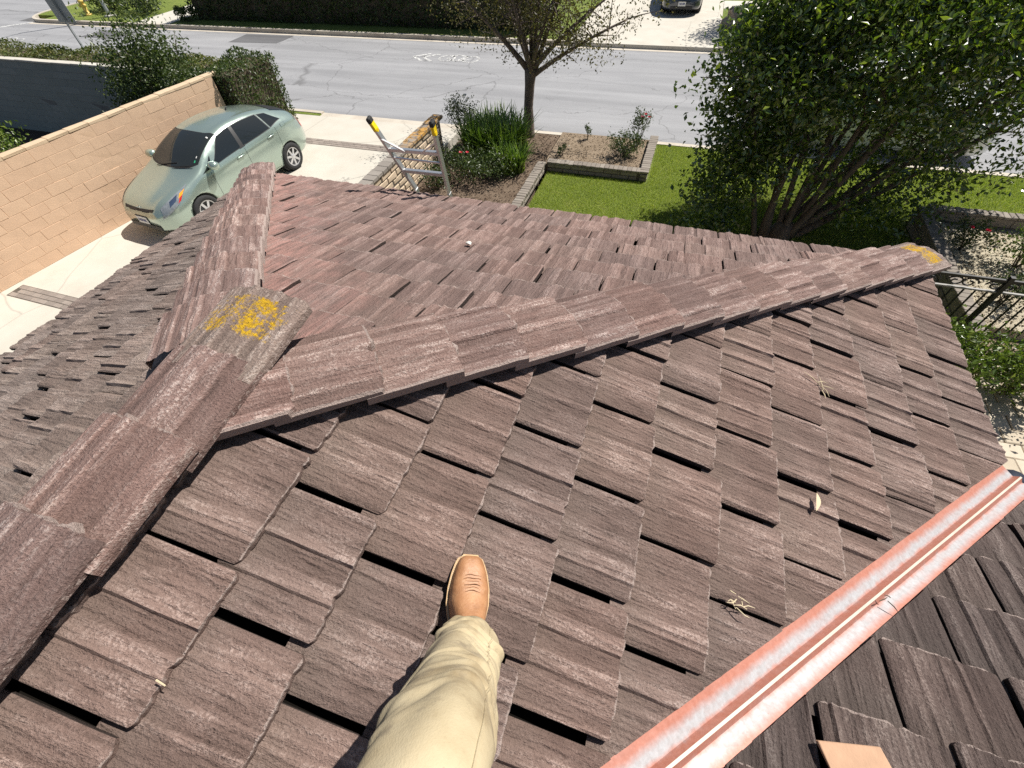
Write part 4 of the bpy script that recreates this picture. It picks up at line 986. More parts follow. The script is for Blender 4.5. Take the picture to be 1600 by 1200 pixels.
    # wheels
    for k, ya in enumerate((front_axle, front_axle+wb)):
        for side in (1, -1):
            xo = T['track']*side
            wl_ = MB().lathe([(wr*.66, xo-.09*side), (wr*.93, xo-.09*side), (wr, xo-.06*side), (wr, xo+.06*side), (wr*.94, xo+.085*side), (wr*.68, xo+.09*side), (wr*.66, xo+.075*side)], 'x', 30, Matrix.Translation((0, ya, wr)))
            ty = wl_.build('tyre', M['tyre'], root, True)
            MB().lathe([(.02, xo-.05*side), (wr*.66, xo-.05*side), (wr*.66, xo+.02*side), (.02, xo+.02*side)], 'x', 24, Matrix.Translation((0, ya, wr))).build('brake_disc', M['trim'], ty, True)
            rm = MB().lathe([(wr*.665, xo+.045*side), (wr*.68, xo+.085*side), (wr*.61, xo+.080*side), (wr*.60, xo+.04*side)], 'x', 28, Matrix.Translation((0, ya, wr)))
            rm.lathe([(.06, xo+.03*side), (.06, xo+.078*side), (.045, xo+.086*side), (.001, xo+.088*side)], 'x', 14, Matrix.Translation((0, ya, wr)))
            for i in range(7):
                a_ = 6.283*i/7+.2; d_ = Vector((0, math.cos(a_), math.sin(a_))); c_ = Vector((xo+.07*side, ya, wr))
                rm.bar(c_+d_*.04, c_+d_*wr*.63, .05, .018, (1, 0, 0))
            rm.build('rim', M['rim'], ty)
            MB().lathe([(wr+.044, (abs(xo)-.28)*side), (wr+.044, (abs(xo)-.02)*side)], 'x', 24, Matrix.Translation((0, ya, wr))).build('wheel_arch', M['trim'], root)
    return root, S, Sn, patch
PR = dict(L=4.45, W=[(0, .50), (.04, .60), (.12, .70), (.3, .785), (.6, .835), (.9, .855), (1.4, .8625), (3.1, .8625), (3.7, .845), (4.1, .79), (4.32, .70), (4.45, .58)],
 zb=[(0, .24), (.3, .19), (.8, .19), (3.6, .20), (4.2, .26), (4.45, .34)],
 ztop=[(0, .58), (.04, .66), (.12, .72), (.4, .825), (.8, .925), (1.10, 1.005), (1.5, 1.245), (1.9, 1.415), (2.2, 1.475), (2.6, 1.49), (3.1, 1.462), (3.6, 1.375), (4.0, 1.25), (4.22, 1.16), (4.36, 1.05), (4.45, .80)],
 zbelt=[(0, .52), (.12, .63), (.4, .73), (.8, .825), (1.15, .905), (2., .97), (3., 1.02), (3.7, 1.06), (4.2, 1.02), (4.45, .72)],
 wbelt=[(0, .47), (.12, .655), (.4, .745), (.8, .795), (1.15, .815), (2., .825), (3., .825), (3.7, .795), (4.15, .73), (4.45, .55)],
 wr=[(0, .40), (.12, .52), (.4, .62), (.8, .69), (1.15, .725), (1.5, .665), (1.9, .61), (2.4, .59), (3.1, .565), (3.7, .545), (4.2, .56), (4.45, .48)],
 zr=[(0, .565), (.12, .70), (.4, .80), (.8, .90), (1.15, .985), (1.5, 1.195), (1.9, 1.345), (2.3, 1.41), (2.7, 1.42), (3.2, 1.385), (3.7, 1.27), (4.1, 1.14), (4.3, 1.06), (4.45, .76)],
 screen=(1.13, 1.93, .20, .10), rear_glass=(3.72, 4.20, .0, -.04),
 side_glass=[('w', ((1.50, 5.12), (2.33, 5.12), (2.40, 5.90), (2.02, 5.90))), ('w', ((2.43, 5.12), (3.28, 5.12), (3.20, 5.90), (2.49, 5.90))), ('w', ((3.34, 5.14), (3.72, 5.30), (3.48, 5.88), (3.26, 5.88))), ('w', ((1.22, 5.14), (1.44, 5.12), (1.60, 5.62), (1.56, 5.60)))],
 seams=(1.36, 2.38, 3.40), handles=(2.12, 3.10), head=((.065, 4.05), (.48, 4.55), (.84, 5.80), (.15, 5.62)), tail=((4.33, 4.2), (4.43, 4.2), (4.36, 5.4), (4.24, 5.5)),
 pillar=((2.30, 5.05), (2.46, 5.05), (2.52, 5.93), (2.37, 5.93)), mirror=1.42, grille_t=6.3, plate_z=.42, antenna=3.0, track=.765)
th = rad(5.0); Fv = Vector((-math.sin(th), -math.cos(th), 0)); org = Vector((-8.80, 5.885, 0))+Fv*.885
car, cS, cSn, cpatch = vehicle('hatchback_car', 'pale green hatchback parked on the driveway beside the tan block wall', PR, org, -th, M['pine'])
cpatch('fuel_flap', M['trim'], ((3.60, 4.66), (3.76, 4.66), (3.76, 5.0), (3.60, 5.0)), (3, 3), .001); cpatch('fuel_flap', M['pine'], ((3.607, 4.675), (3.753, 4.675), (3.753, 4.985), (3.607, 4.985)), (3, 3), .003)
cpatch('spoiler', M['trim'], ((3.76, 6.3), (4.15, 6.3), (4.15, 7.95), (3.76, 7.95)), (6, 6), .005)
for q, mt in ((((1.30, 6.35), (1.345, 6.35), (1.345, 6.47), (1.30, 6.47)), 'sticker'), (((1.39, 6.33), (1.43, 6.33), (1.43, 6.42), (1.39, 6.42)), 'plate'), (((1.86, 6.2), (1.89, 6.2), (1.89, 6.42), (1.86, 6.42)), 'plate')):
    cpatch('windscreen_sticker', M[mt], q, (2, 2), .006)
SD = dict(PR); SD.update(ztop=[(0, .62), (.04, .74), (.12, .82), (.5, .93), (1.0, 1.0), (1.35, 1.05), (1.8, 1.30), (2.1, 1.41), (2.6, 1.45), (3.2, 1.40), (3.7, 1.22), (4.0, 1.10), (4.4, 1.05), (4.45, .8)])
vehicle('sedan_car', 'dark blue car parked nose-out on the driveway across the street', SD, (.35, 24.6, .03), rad(4), M['dark_car'])
SU = dict(PR); SU.update(ztop=[(0, .80), (.04, .92), (.12, 1.0), (.5, 1.06), (1.0, 1.11), (1.25, 1.15), (1.6, 1.50), (1.85, 1.68), (2.3, 1.74), (3.4, 1.74), (4.1, 1.68), (4.3, 1.5), (4.4, 1.2), (4.45, .9)],
 zbelt=[(0, .72), (.12, .86), (.4, .96), (.8, 1.0), (1.2, 1.06), (2., 1.08), (3., 1.10), (4.2, 1.12), (4.45, .85)], zr=[(0, .76), (.12, .96), (.4, 1.03), (.8, 1.07), (1.2, 1.12), (1.55, 1.42), (1.85, 1.58), (2.3, 1.65), (3.4, 1.65), (4.1, 1.58), (4.3, 1.42), (4.45, .88)],
 wr=[(0, .40), (.12, .60), (.4, .70), (.8, .74), (1.15, .74), (1.6, .68), (1.9, .65), (3.1, .645), (4.1, .62), (4.45, .5)],
 side_glass=[('w', ((1.55, 5.12), (2.33, 5.12), (2.38, 5.90), (1.92, 5.90))), ('w', ((2.43, 5.12), (3.28, 5.12), (3.28, 5.90), (2.47, 5.90))), ('w', ((3.38, 5.12), (4.05, 5.14), (3.95, 5.88), (3.38, 5.88)))], screen=(1.28, 1.80, .10, .06), rear_glass=(4.18, 4.34, 0, 0), plate_z=.55)
vehicle('white_suv', 'white vehicle parked along the kerb behind the broad green tree', SU, (8.15, 13.25, -.10), rad(90), M['white_car'])
# ------------------------------------------------------------------ ladder against the eave
lad = empty('ladder', (-.99, 4.05, 0), 0, 'aluminium ladder with yellow and black flared rail ends leaning on the eave', 'ladder')
LO = Vector(lad.location); EV = {1: Vector((-.80, 3.42, 2.80)), -1: Vector((-1.18, 3.42, 2.80))}; TP = {1: Vector((-.765, 3.25, 3.50)), -1: Vector((-1.39, 3.25, 3.48))}
FT = {1: Vector((-.79, 4.05, .01)), -1: Vector((-1.19, 4.05, .01))}
for s in (1, -1):
    a, e, tpt = FT[s]-LO, EV[s]-LO, TP[s]-LO
    mb = MB(); mb.bar(a, e, .026, .058, (0, 1, 0)); mb.bar(e, tpt, .026, .058, (0, 1, 0)); rl = mb.build('rail', M['alu'], lad, bevel=.004)
    d = (tpt-e).normalized()
    MB().bar(tpt-d*.085, tpt+d*.01, .032, .062, (0, 1, 0)).build('end_sleeve', M['yellow'], lad, bevel=.006)
    MB().bar(tpt-d*.012, tpt+d*.045, .042, .07, (0, 1, 0)).build('end_cap', M['rubber'], lad, bevel=.012)
    MB().tube([tpt-d*.075+Vector((.02, 0, 0)), tpt-d*.075+Vector((-.02, 0, 0))], .018, 12).build('hinge_disc', M['yellow'], lad)
L_ = lambda s, f: EV[s]+(TP[s]-EV[s])*f-LO
for f in (.30, .62): MB().bar(L_(-1, f), L_(1, f), .032, .045, (0, 1, 0)).build('rung', M['alu'], lad, bevel=.004)
MB().bar(L_(-1, .52)+Vector((0, -.03, 0)), L_(1, .50)+Vector((0, -.03, 0)), .012, .02, (0, 1, 0)).build('tie_rod', M['alu'], lad)
for s in (1, -1):
    MB().bar(L_(s, .78)+Vector((0, -.02, 0)), (L_(s, .62)*.66+L_(-s, .62)*.34)+Vector((0, -.02, 0)), .010, .022, (0, 1, 0)).build('brace', M['alu'], lad)
for k in range(1, 9):
    f = k/9; MB().bar(FT[-1]+(EV[-1]-FT[-1])*f-LO, FT[1]+(EV[1]-FT[1])*f-LO, .03, .04, (0, 1, 0)).build('rung', M['alu'], lad, bevel=.004)

# ------------------------------------------------------------------ iron fence by the patio
fn = empty('iron_fence', (4.05, 5.55, 0), .02, 'black wrought iron fence with scrolls beside the roof corner', 'fence')
FH = 1.36; FL = 4.2
for z, nm, mt, wz in ((FH, 'top_rail', 'iron', .032), (FH-.17, 'scroll_rail', 'iron_highlight', .022), (.12, 'bottom_rail', 'iron', .03)): MB().bar((0, 0, z), (FL, 0, z), .03, wz).build(nm, M[mt], fn)
pm = MB().bar((0, 0, .03), (0, 0, FH-.17), .016, .016, (0, 1, 0)).mesh('picket'); pm.materials.append(M['iron'])
for i in range(int(FL/.125)): link('picket', pm, fn, (.07+.125*i, 0, 0))
for x in (0, 1.55, 3.1): MB().bar((x, 0, -.02), (x, 0, FH+.06), .05, .05, (0, 1, 0)).build('post', M['iron'], fn)
sc = MB()
for sg in (1, -1):
    sc.tube([Vector((sg*(.10-.078*f+.0)*math.cos(f*8.2), 0, .0+(.072-.052*f)*math.sin(f*8.2))) + Vector((sg*.075, 0, 0)) for f in np.linspace(0, 1, 20)], .010, 6)
scm = sc.mesh('scroll', True); scm.materials.append(M['iron'])
for i in range(9): link('scroll', scm, fn, (.27+.42*i, 0, FH-.085))

# ------------------------------------------------------------------ street furniture
sg = empty('road_sign', (-17.8, 11.72, 0), 0, 'grey back of a road sign on a thin pole rising behind the ivy hedge', 'sign')
MB().bar((0, 0, -.1), (0, 0, 3.4), .05, .05, (0, 1, 0)).build('pole', M['galv'], sg)
mb = MB(); mb.add([(x, y, z) for y in (-.045, -.040) for x, z in ((-.38, 2.05), (.38, 2.05), (.38, 3.25), (-.38, 3.25))], [(3, 2, 1, 0), (4, 5, 6, 7), (0, 1, 5, 4), (1, 2, 6, 5), (2, 3, 7, 6), (3, 0, 4, 7)])
o = mb.build('sign_plate', M['signback'], sg, loc=(0, .09, 0))
for z in (2.3, 2.95): MB().bar((-.03, .03, z), (.03, .03, z), .04, .03, (0, 1, 0)).build('bolt_bracket', M['galv'], sg)
lp = empty('lamp_post', (-29.35, 21.5, 0), 0, 'pale round lamp post on a concrete base beside the hydrant across the street', 'lamp post')
MB().tube([(0, 0, 0), (0, 0, .3), (0, 0, 6)], [.13, .085, .06], 12).build('pole', M['galv'], lp, True); MB().box((-.22, -.22, 0), (.22, .22, .10)).build('base', M['walk'], lp, bevel=.02)
MB().tube([(0, 0, 5.9), (0, -.6, 6.2), (0, -1.5, 6.3)], .04, 8).build('arm', M['galv'], lp, True); MB().box((-.12, -1.9, 6.22), (.12, -1.4, 6.36)).build('lamp_head', M['galv'], lp, bevel=.03)
hy = empty('fire_hydrant', (-31.1, 21.6, .02), 0, 'yellow fire hydrant at the street corner', 'hydrant')
MB().lathe([(.17, 0), (.17, .05), (.11, .07), (.11, .55), (.14, .57), (.14, .61), (.10, .68), (.04, .74), (.03, .8), (.001, .8)], 'z', 18).build('barrel', M['hydrant'], hy, True)
for a_ in (0, 2.1, 4.2): MB().tube([(0, 0, .42), (.19*math.cos(a_), .19*math.sin(a_), .42)], .062, 12).build('outlet', M['hydrant'], hy, True)
bo = MB(); r = np.random.default_rng(3); bm = bmesh.new(); bmesh.ops.create_icosphere(bm, subdivisions=3, radius=1)
for v in bm.verts:
    k = 1+.22*math.sin(v.co.x*3.1+1)*math.cos(v.co.y*2.7)+.14*math.sin(v.co.z*5+v.co.x*4)+r.normal(0, .025); v.co = Vector((v.co.x*.75*k, v.co.y*.5*k, max(-.25, v.co.z*.48*k)))
me = bpy.data.meshes.new('boulder'); bm.to_mesh(me); bm.free(); tag(link('boulder', me, None, (2.75, 23.4, .2), (0, 0, .3), M['rock']), 'brown boulder on the shaded lawn across the street', 'boulder')

# ------------------------------------------------------------------ the roofer's leg and boot
def cloth_mat():
    t = NT('tan_trousers', .95); P = t.tc()
    c = t.ramp(t.noise(P, 7., 6, .65), (.32, (.27, .20, .11)), (.5, (.44, .36, .225)), (.72, (.52, .44, .29)))
    c = t.mix(t.math('MULTIPLY', t.ramp(t.noise(P, 13., 5, .7), (.56, 0.), (.68, 1.)), .6), c, (.20, .16, .115))
    c = t.mix(t.math('MULTIPLY', t.ramp(t.noise(P, 45., 3, .7), (.72, 0.), (.77, 1.)), .5), c, (.10, .09, .08))
    t.color(c); wv = t.noise(t.scaled(P, (420, 420, 120)), 1., 2); t.bump(t.math('ADD', t.math('MULTIPLY', wv, .3), t.noise(P, 26., 4)), .35, .005); return t.m
def leather_mat():
    t = NT('tan_leather', .5); P = t.tc()
    c = t.ramp(t.noise(P, 14., 6, .65), (.3, (.25, .11, .045)), (.5, (.38, .185, .085)), (.72, (.47, .26, .13)))
    c = t.mix(t.math('MULTIPLY', t.ramp(t.noise(P, 60., 4, .75), (.58, 0.), (.68, 1.)), .35), c, (.52, .34, .21))
    c = t.mix(t.math('MULTIPLY', t.ramp(t.noise(P, 25., 4, .75), (.66, 0.), (.72, 1.)), .4), c, (.14, .06, .03))
    t.color(c); t.bump(t.math('ADD', t.noise(P, 120., 4, .7), t.math('MULTIPLY', t.noise(P, 30., 4), .6)), .35, .004); return t.m
M['cloth'] = cloth_mat(); M['leather'] = leather_mat(); M['welt'] = plain('welt_leather', (.50, .33, .17), .7, .15, 60); M['sole'] = plain('boot_sole', (.06, .035, .02), .7); M['thread'] = plain('thread', (.72, .62, .44), .7); M['stitch_dark'] = plain('dark_crease_thread', (.22, .10, .045), .7)
person = empty('person', (1.03, -.33, H-T_A*1.03), 0, 'roofer standing on the brown slope in tan work trousers and square-toed tan boots', 'person')
PO = Vector(person.location); cA = 1/math.sqrt(1+T_A**2); nA = Vector((T_A*cA, 0, cA))
def onA(x, y): return Vector((x, y, H-T_A*x))
toe = onA(.950, -.105); fw = (onA(1.012, -.305)-toe).normalized(); lat = nA.cross(fw).normalized()      # fw points heelwards
if lat.x < 0: lat = -lat
base = toe + nA*.006
def bp(f, s, z): return base + fw*f + lat*s + nA*z - PO
def outline(f, grow=0.):      # half widths of the sole seen from above (left, right)
    ks = [0, .006, .02, .05, .09, .13, .18, .22, .27, .295, .305]; wl = [1.2*q_ for q_ in (.021, .031, .0375, .045, .051, .052, .043, .036, .037, .030, .012)]; wr_ = [1.2*q_ for q_ in (.020, .029, .0355, .044, .050, .050, .040, .034, .036, .030, .012)]
    return np.interp(f, ks, wl)+grow, np.interp(f, ks, wr_)+grow
fs = np.concatenate([[-.0055, -.004, 0, .006, .014], np.linspace(.025, .295, 22), [.302, .308]])
def sole_layer(z0, z1, grow, nm, mat, f0=-9, f1=9):
    ring = []; sel = [f for f in fs if f0 <= f <= f1]
    L1 = [(f, -outline(max(f, 0), grow)[0]*(1 if f >= 0 else .88)) for f in sel]; R1 = [(f, outline(max(f, 0), grow)[1]*(1 if f >= 0 else .88)) for f in reversed(sel)]
    pts = L1+R1; MB().loft([[bp(f, s, z) for f, s in pts] for z in (z0, z1)]).build(nm, mat, boot)
boot = None
# upper, one continuous surface
zt = lambda f: float(np.interp(f, [0, .008, .03, .07, .11, .15, .19, .23, .31], [.030, .044, .052, .060, .072, .092, .118, .14, .15]))
rings = []
for f in np.linspace(.002, .300, 44):
    wl, wr_ = outline(f, -.0055); h = zt(f); ring = []
    crz = .0022*math.sin((f-.052)*520)*math.exp(-((f-.082)/.020)**2)
    for k in range(26):
        a_ = math.pi*k/25; ca, sa = math.cos(a_), math.sin(a_); ww = wl if ca > 0 else wr_
        x = -ww*math.copysign(abs(ca)**.72, ca); z = .012+(h-.012)*abs(sa)**(.62 if f < .1 else .75)
        ring.append(bp(f, x, z+crz*max(0, sa)**2))
    rings.append(ring)
tipc = [bp(.001, (p_-.5)*.03, .016+.012*math.sin(math.pi*p_)) for p_ in np.linspace(0, 1, 26)]
boot = MB().loft([tipc]+rings).build('boot', M['leather'], person, True)
sole_layer(-.004, .0060, .000, 'sole', M['sole']); sole_layer(.0062, .0115, .0015, 'welt', M['welt'], -9, .20)
sole_layer(-.030, -.0042, -.001, 'heel', M['sole'], .225, 9)
st = MB(); pts = []
for f in np.arange(.004, .19, .0052):
    for s in (-1, 1):
        wl, wr_ = outline(f, -.0022); c = bp(f, -wl if s < 0 else wr_, .0125); st.bar(c-fw*.0016, c+fw*.0016, .0012, .001)
for s_ in np.arange(-.026, .026, .0052): c = bp(.0, s_, .0125); st.bar(c-lat*.0016, c+lat*.0016, .0012, .001)
st.build('welt_stitching', M['thread'], boot)
cs = MB()
for i in range(6):
    f = .062+.0085*i; wd = .026-.0008*i; cs.tube([bp(f+.004*(q*q)/(wd*wd)-.004+.0012*math.sin(q*160+i), q, zt(f)+.0004-.010*(abs(q)/.04)**2.2) for q in np.linspace(-wd, wd, 9)], .0011, 5)
cs.build('instep_stitching', M['stitch_dark'], boot)
# trouser leg: rings along the limb, gathered folds
ctl = [((733, 1020), 1.235, .060, .066), ((732, 1008), 1.205, .064, .070), ((726, 1030), 1.145, .072, .073), ((715, 1058), 1.08, .080, .080), ((706, 1085), 1.00, .083, .083), ((698, 1117), .91, .083, .083), ((687, 1152), .80, .078, .078), ((676, 1200), .68, .070, .072)]
pts = [CAM + ray(*q)*d for q, d, _, _ in ctl]; rr = [(a, b) for _, _, a, b in ctl]
pts += [pts[-1]+Vector((.0, -.10, .04)), pts[-1]+Vector((-.02, -.22, .11)), pts[-1]+Vector((-.05, -.34, .20))]; rr += [(.080, .080), (.095, .095), (.11, .11)]
P_ = np.array([tuple(q) for q in pts]); tt = np.linspace(0, len(pts)-1, 210); Q = np.stack([np.interp(tt, range(len(pts)), P_[:, i]) for i in range(3)], 1)
ker = np.exp(-.5*(np.arange(-16, 17)/7.)**2); ker /= ker.sum(); Qp = np.pad(Q, ((16, 16), (0, 0)), mode='edge'); Q2 = np.stack([np.convolve(Qp[:, i], ker, 'valid') for i in range(3)], 1); Q2[:6] = Q[:6]*.5+Q2[:6]*.5
ra = np.interp(tt, range(len(pts)), [a for a, _ in rr]); rb_ = np.interp(tt, range(len(pts)), [b for _, b in rr]); rings = []
arc = np.concatenate([[0], np.cumsum(np.linalg.norm(np.diff(Q2, axis=0), axis=1))])
fr_ = np.random.default_rng(19)
FOLDS = [(fr_.uniform(.0, .62), fr_.uniform(0, 6.283), fr_.uniform(-.05, .05), fr_.uniform(.005, .014), fr_.uniform(.002, .0056), fr_.uniform(.6, 1.5)) for _ in range(40)]
FOLDS += [(fr_.uniform(.0, .12), fr_.uniform(0, 6.283), fr_.uniform(-.03, .03), fr_.uniform(.004, .008), fr_.uniform(.003, .006), fr_.uniform(.6, 1.3)) for _ in range(14)]
x = None
for i in range(len(Q2)):
    d = Vector(Q2[min(i+2, len(Q2)-1)]-Q2[max(i-2, 0)]).normalized(); x = Vector((1, 0, 0)) if x is None else x; x = (x-d*x.dot(d)).normalized(); y = d.cross(x); ring = []; s = arc[i]
    for k in range(96):
        a_ = 2*math.pi*k/96; fold = 0
        for s0, a0, sl0, wd0, am, aw in FOLDS:
            da = (a_-a0+math.pi) % (2*math.pi)-math.pi
            z_ = (s-s0-sl0*da-.018*math.cos(da*1.4))/wd0
            fold += am*(math.exp(-z_*z_)-.55*math.exp(-(z_-1.7)**2))*math.exp(-(da/aw)**2)
        fold += .004*math.sin(3*a_+s*9)+.0025*math.sin(5*a_-s*14+1)
        hem = -.004 if i < 3 else 0
        ring.append(Vector(Q2[i])+(x*math.cos(a_)*(ra[i]+fold+hem)+y*math.sin(a_)*(rb_[i]+fold+hem))-PO)
    rings.append(ring)
inner = [[Vector(q)*.93+(Vector(Q2[3])-PO)*.07 for q in rings[3]], [Vector(q)*.93+(Vector(Q2[0])-PO)*.07 for q in rings[0]]]
tr = MB().loft(inner+rings).build('trouser_leg', M['cloth'], person, True)

MB().tube([rings[5][k] for k in range(96)]+[rings[5][0]], .0016, 6, False).build('hem_stitch', M['stitch_dark'], tr)
hm = MB(); hm.tube([rings[1][k] for k in range(96)]+[rings[1][0]], .0038, 6, False); hm.build('hem', M['cloth'], tr, True)
for kk in (14, 62): MB().tube([Vector(rings[i][kk])+Vector((0, 0, .0008)) for i in range(2, 208, 2)], .0022, 5).build('seam', M['cloth'], tr, True)
# the rest of the roofer stands behind the lens: other leg, trunk, arms, head
def skin(name, V, rr_, E_, mat, parent, sub=2):
    me = bpy.data.meshes.new(name); me.from_pydata([tuple(Vector(v)-PO) for v in V], E_, []); me.update()
    o = link(name, me, parent); md = o.modifiers.new('skin', 'SKIN'); md.use_smooth_shade = True
    for i, d_ in enumerate(me.skin_vertices[0].data): d_.radius = rr_[i] if hasattr(rr_[i], '__len__') else (rr_[i], rr_[i]); d_.use_root = (i == 0)
    o.modifiers.new('sub', 'SUBSURF').levels = sub; o.modifiers['sub'].render_levels = sub
    bpy.context.view_layer.update(); nm = bpy.data.meshes.new_from_object(o.evaluated_get(bpy.context.evaluated_depsgraph_get())); o.modifiers.clear(); o.data = nm
    nm.materials.clear(); nm.materials.append(mat)
    for p in nm.polygons: p.use_smooth = True; p.material_index = 0
    return o
M['shirt'] = plain('grey_shirt', (.17, .19, .21), .95, .15, 14, .4); M['skin_tone'] = plain('skin', (.45, .27, .19), .55, .08, 30, .1); M['hair'] = plain('dark_hair', (.03, .022, .016), .6); M['eye'] = plain('eye_dark', (.03, .02, .015), .3)
e_ = pts[-1]
def smooth_path(P, n=26):
    P = np.array([tuple(q) for q in P], float); k = len(P); t_ = np.linspace(0, k-1, n); out = []
    for x_ in t_:
        i = min(int(x_), k-2); f = x_-i; p0, p1, p2, p3 = P[max(i-1, 0)], P[i], P[i+1], P[min(i+2, k-1)]
        out.append(.5*(2*p1+(p2-p0)*f+(2*p0-5*p1+4*p2-p3)*f*f+(3*p1-p0-3*p2+p3)*f**3))
    return out
def limb(mb, P, R_, n=20):
    q = smooth_path([tuple(p)+(r_,) for p, r_ in zip(P, R_)], 26); mb.tube([Vector(p[:3])-PO for p in q], [float(p[3]) for p in q], n)
def trunk(mb, rows):                        # rows: centre, half width, half depth
    q = smooth_path([tuple(c)+(a_, b_) for c, a_, b_ in rows], 22)
    mb.loft([[Vector((p[0]+p[3]*math.copysign(abs(math.cos(k*.19635))**.85, math.cos(k*.19635)), p[1]+p[4]*math.copysign(abs(math.sin(k*.19635))**.85, math.sin(k*.19635)), p[2]))-PO for k in range(32)] for p in q])
tm = MB(); trunk(tm, [((1.0, -.99, 4.46), .06, .06), ((1.0, -1.0, 4.50), .145, .105), ((1.0, -1.0, 4.58), .175, .125), ((1.0, -1.0, 4.68), .165, .115), ((1.0, -1.0, 4.76), .155, .108)])
limb(tm, [(.915, -1.0, 4.58), (.885, -.985, 4.40), (.865, -.965, 4.18), (.85, -1.02, 3.97), (.845, -1.07, 3.80)], [.105, .10, .082, .078, .074])
limb(tm, [tuple(pts[-3]), tuple(e_), tuple(e_+Vector((.0, -.05, .02))), (1.09, -.99, 4.60)], [.088, .108, .112, .10])
tm.build('trousers', M['cloth'], person, True)
sm_ = MB(); trunk(sm_, [((1.0, -1.0, 4.70), .165, .118), ((1.0, -1.0, 4.80), .165, .118), ((1.0, -.99, 4.93), .18, .125), ((1.0, -.995, 5.04), .185, .115), ((1.0, -1.0, 5.11), .13, .085), ((1.0, -1.0, 5.15), .065, .062)])
limb(sm_, [(.87, -1.0, 5.06), (.80, -.97, 5.0), (.785, -.93, 4.90), (.83, -.84, 4.84), (.95, -.765, 4.868)], [.078, .068, .056, .052, .040])
limb(sm_, [(1.13, -1.0, 5.06), (1.22, -.97, 5.0), (1.29, -.93, 4.90), (1.335, -.85, 4.85), (1.34, -.745, 4.878)], [.078, .068, .056, .052, .040])
sm_.build('shirt', M['shirt'], person, True)
bm = bmesh.new(); bmesh.ops.create_uvsphere(bm, u_segments=32, v_segments=22, radius=1)
for v in bm.verts:
    x_, y_, z_ = v.co; w_ = .074*(1-.22*max(0, -z_)); y2 = y_*(.092 if y_ < 0 else .088)
    y2 += .020*math.exp(-((x_)/.16)**2-((z_+.08)/.20)**2)*max(0, y_)+.010*math.exp(-(x_/.35)**2-((z_+.78)/.18)**2)*max(0, y_)-.009*math.exp(-((abs(x_)-.38)/.18)**2-((z_-.10)/.12)**2)*max(0, y_)
    v.co = Vector((1.01+x_*w_, -.975+y2, 5.285+z_*.115))-PO
bmesh.ops.recalc_face_normals(bm, faces=bm.faces[:])
me = bpy.data.meshes.new('head'); bm.to_mesh(me); bm.free()
for p in me.polygons: p.use_smooth = True
hd = link('head', me, person, mat=M['skin_tone'])
nk = MB(); limb(nk, [(1.0, -1.0, 5.11), (1.003, -.995, 5.18), (1.006, -.985, 5.24)], [.056, .053, .055]); nk.build('neck', M['skin_tone'], person, True)
bm = bmesh.new(); bmesh.ops.create_uvsphere(bm, u_segments=28, v_segments=20, radius=1)
bmesh.ops.delete(bm, geom=[v for v in bm.verts if v.co.z < -.15+.75*max(0, v.co.y) or (v.co.y > .75 and v.co.z < .6)], context='VERTS')
for v in bm.verts: v.co = Vector((1.01+v.co.x*.081, -.985+v.co.y*.094, 5.297+v.co.z*.112))-PO
me = bpy.data.meshes.new('hair'); bm.to_mesh(me); bm.free()
for p in me.polygons: p.use_smooth = True
link('hair', me, person, mat=M['hair'])
for sx_ in (-1, 1):
    MB().lathe([(.001, -.008), (.009, -.004), (.009, .004), (.001, .008)], 'z', 10, Matrix.Translation(Vector((1.012+.03*sx_, -.8985, 5.298))-PO)).build('eye', M['eye'], hd, True)
    skin('ear', [(1.01+.072*sx_, -.975, 5.262), (1.01+.077*sx_, -.985, 5.30)], [.012, .016], [(0, 1)], M['skin_tone'], hd, 1)
MB().tube([Vector((.988, -.899, 5.228))-PO, Vector((1.010, -.893, 5.227))-PO, Vector((1.032, -.899, 5.228))-PO], .005, 6).build('mouth', M['terracotta'], hd, True)
for w0, pl_, sgn in (((.96, -.76, 4.87), (1.10, -.655, 4.915), 1), ((1.34, -.74, 4.88), (1.30, -.635, 4.915), -1)):
    w0, pl_ = Vector(w0), Vector(pl_); d_ = (pl_-w0).normalized(); s_ = d_.cross(Vector((0, 0, 1))).normalized()*sgn; up_ = Vector((0, 0, 1))
    V = [w0, pl_-d_*.03]; R_ = [.028, (.036, .016)]; E_ = [(0, 1)]
    for k, ln in enumerate((.060, .070, .066, .052)):
        b_ = pl_+up_*(.027-.018*k); i0 = len(V); V += [b_, b_+d_*ln*.5+s_*.012, b_+d_*ln*.6+s_*(.012+ln*.4)]; R_ += [.0095, .0085, .007]; E_ += [(1, i0), (i0, i0+1), (i0+1, i0+2)]
    i0 = len(V); tb = pl_-d_*.02+up_*.03; V += [tb, tb+up_*.028+s_*.012, tb+up_*.045+s_*.03+d_*.012]; R_ += [.011, .0095, .008]; E_ += [(1, i0), (i0, i0+1), (i0+1, i0+2)]
    skin('hand', V, R_, E_, M['skin_tone'], person, 1)
b2 = boot.copy(); COL.objects.link(b2); b2.location = Vector((-.19, -.72, 0))+Vector((0, 0, T_A*.19))
for ch in list(boot.children):
    c2 = ch.copy(); COL.objects.link(c2); c2.parent = b2

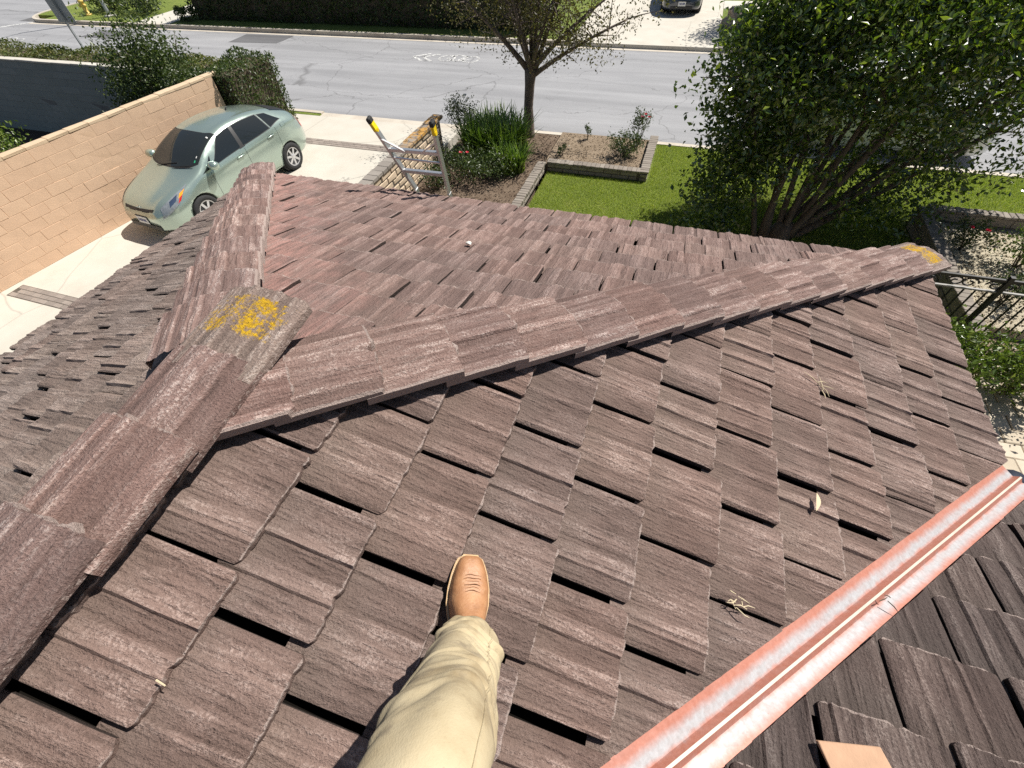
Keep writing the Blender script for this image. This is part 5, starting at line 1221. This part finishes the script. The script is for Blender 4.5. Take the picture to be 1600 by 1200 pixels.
# ------------------------------------------------------------------ small things lying on the roof
def twig_thing(name, loc, n, L, mat, label, seed, cat='twig', spread=.05):
    r = np.random.default_rng(seed); mb = MB()
    for i in range(n):
        a_ = r.uniform(0, 6.283); p0 = Vector((r.normal(0, spread*.4), r.normal(0, spread*.4), r.uniform(.002, .012))); d_ = Vector((math.cos(a_), math.sin(a_), r.uniform(-.05, .15)))
        l_ = L*r.uniform(.5, 1.1); mb.tube([p0, p0+d_*l_*.5+Vector((r.normal(0, .006), r.normal(0, .006), .003)), p0+d_*l_], [.0016, .0022, .0008], 5)
    o = mb.build(name, mat); o.location = loc; o.rotation_euler = (0, math.atan(T_A), 0); return tag(o, label, cat)
def dry_leaf(loc, L, wd, rz, label, ry=None, mat='straw'):
    mb = MB(); V = []
    for k, f in enumerate(np.linspace(0, 1, 7)):
        ww = wd*math.sin(math.pi*min(.98, f*.96+.03)); zc = .010*math.sin(math.pi*f)+.004
        V += [(-ww, L*(f-.5), zc), (0, L*(f-.5), zc-.003), (ww, L*(f-.5), zc)]
    mb.add(V, [(3*k+i, 3*k+i+1, 3*k+i+4, 3*k+i+3) for k in range(6) for i in (0, 1)]); o = mb.build('dry_leaf', M[mat], None, True); o.location = loc; o.rotation_euler = (0, math.atan(T_A), rz); return tag(o, label, 'leaf')
dry_leaf(onA(2.155, .645)+nA*.004, .085, .011, 1.1-1.2, 'curled pale dry leaf lying on the brown slope above the valley metal')
twig_thing('twig_bundle', onA(1.812, .099)+nA*.004, 9, .05, M['straw'], 'tuft of dry straw stuck in a tile slot above the valley metal', 71, 'straw')
twig_thing('twig_bundle', onA(2.25, 1.33)+nA*.004, 6, .10, M['straw'], 'pale forked twig caught on the tiles near the hip', 72)
twig_thing('twig_bundle', onA(.415, -.62)+nA*.003, 1, .05, M['straw'], 'tiny dry stem on a near tile below the ridge', 73)
def onD(px, py, lift=0.):
    d = ray(px, py); n = Vector((0, T_A, 1)); k = (H-T_A*KV-n.dot(CAM)+lift)/n.dot(d); return CAM+d*k
o = twig_thing('twig_bundle', onD(1383, 945, .0), 3, .06, M['twig'], 'dark twig lying in the valley metal', 74)
fr = brick_mesh('x', .17, .11, .012, rng, .004, .002); fr.materials.append(M['terracotta'])
o = link('clay_fragment', fr, None, onD(1345, 1200, .012), (-math.atan(T_A), 0, .25)); tag(o, 'flat pale clay tile fragment lying on the dark slope below the valley', 'tile fragment')
wp = Vector((.096, 1.905, H-T_B*1.905)); bm = bmesh.new(); bmesh.ops.create_icosphere(bm, subdivisions=2, radius=.02)
for v in bm.verts: v.co = Vector((v.co.x*1.1, v.co.y*.8, v.co.z*.5))*(1+rng.normal(0, .1))
me = bpy.data.meshes.new('pebble'); bm.to_mesh(me); bm.free(); tag(link('pebble', me, None, wp+Vector((0, 0, .008)), mat=M['petal_white']), 'small white pebble on the reddish street-facing slope', 'pebble')
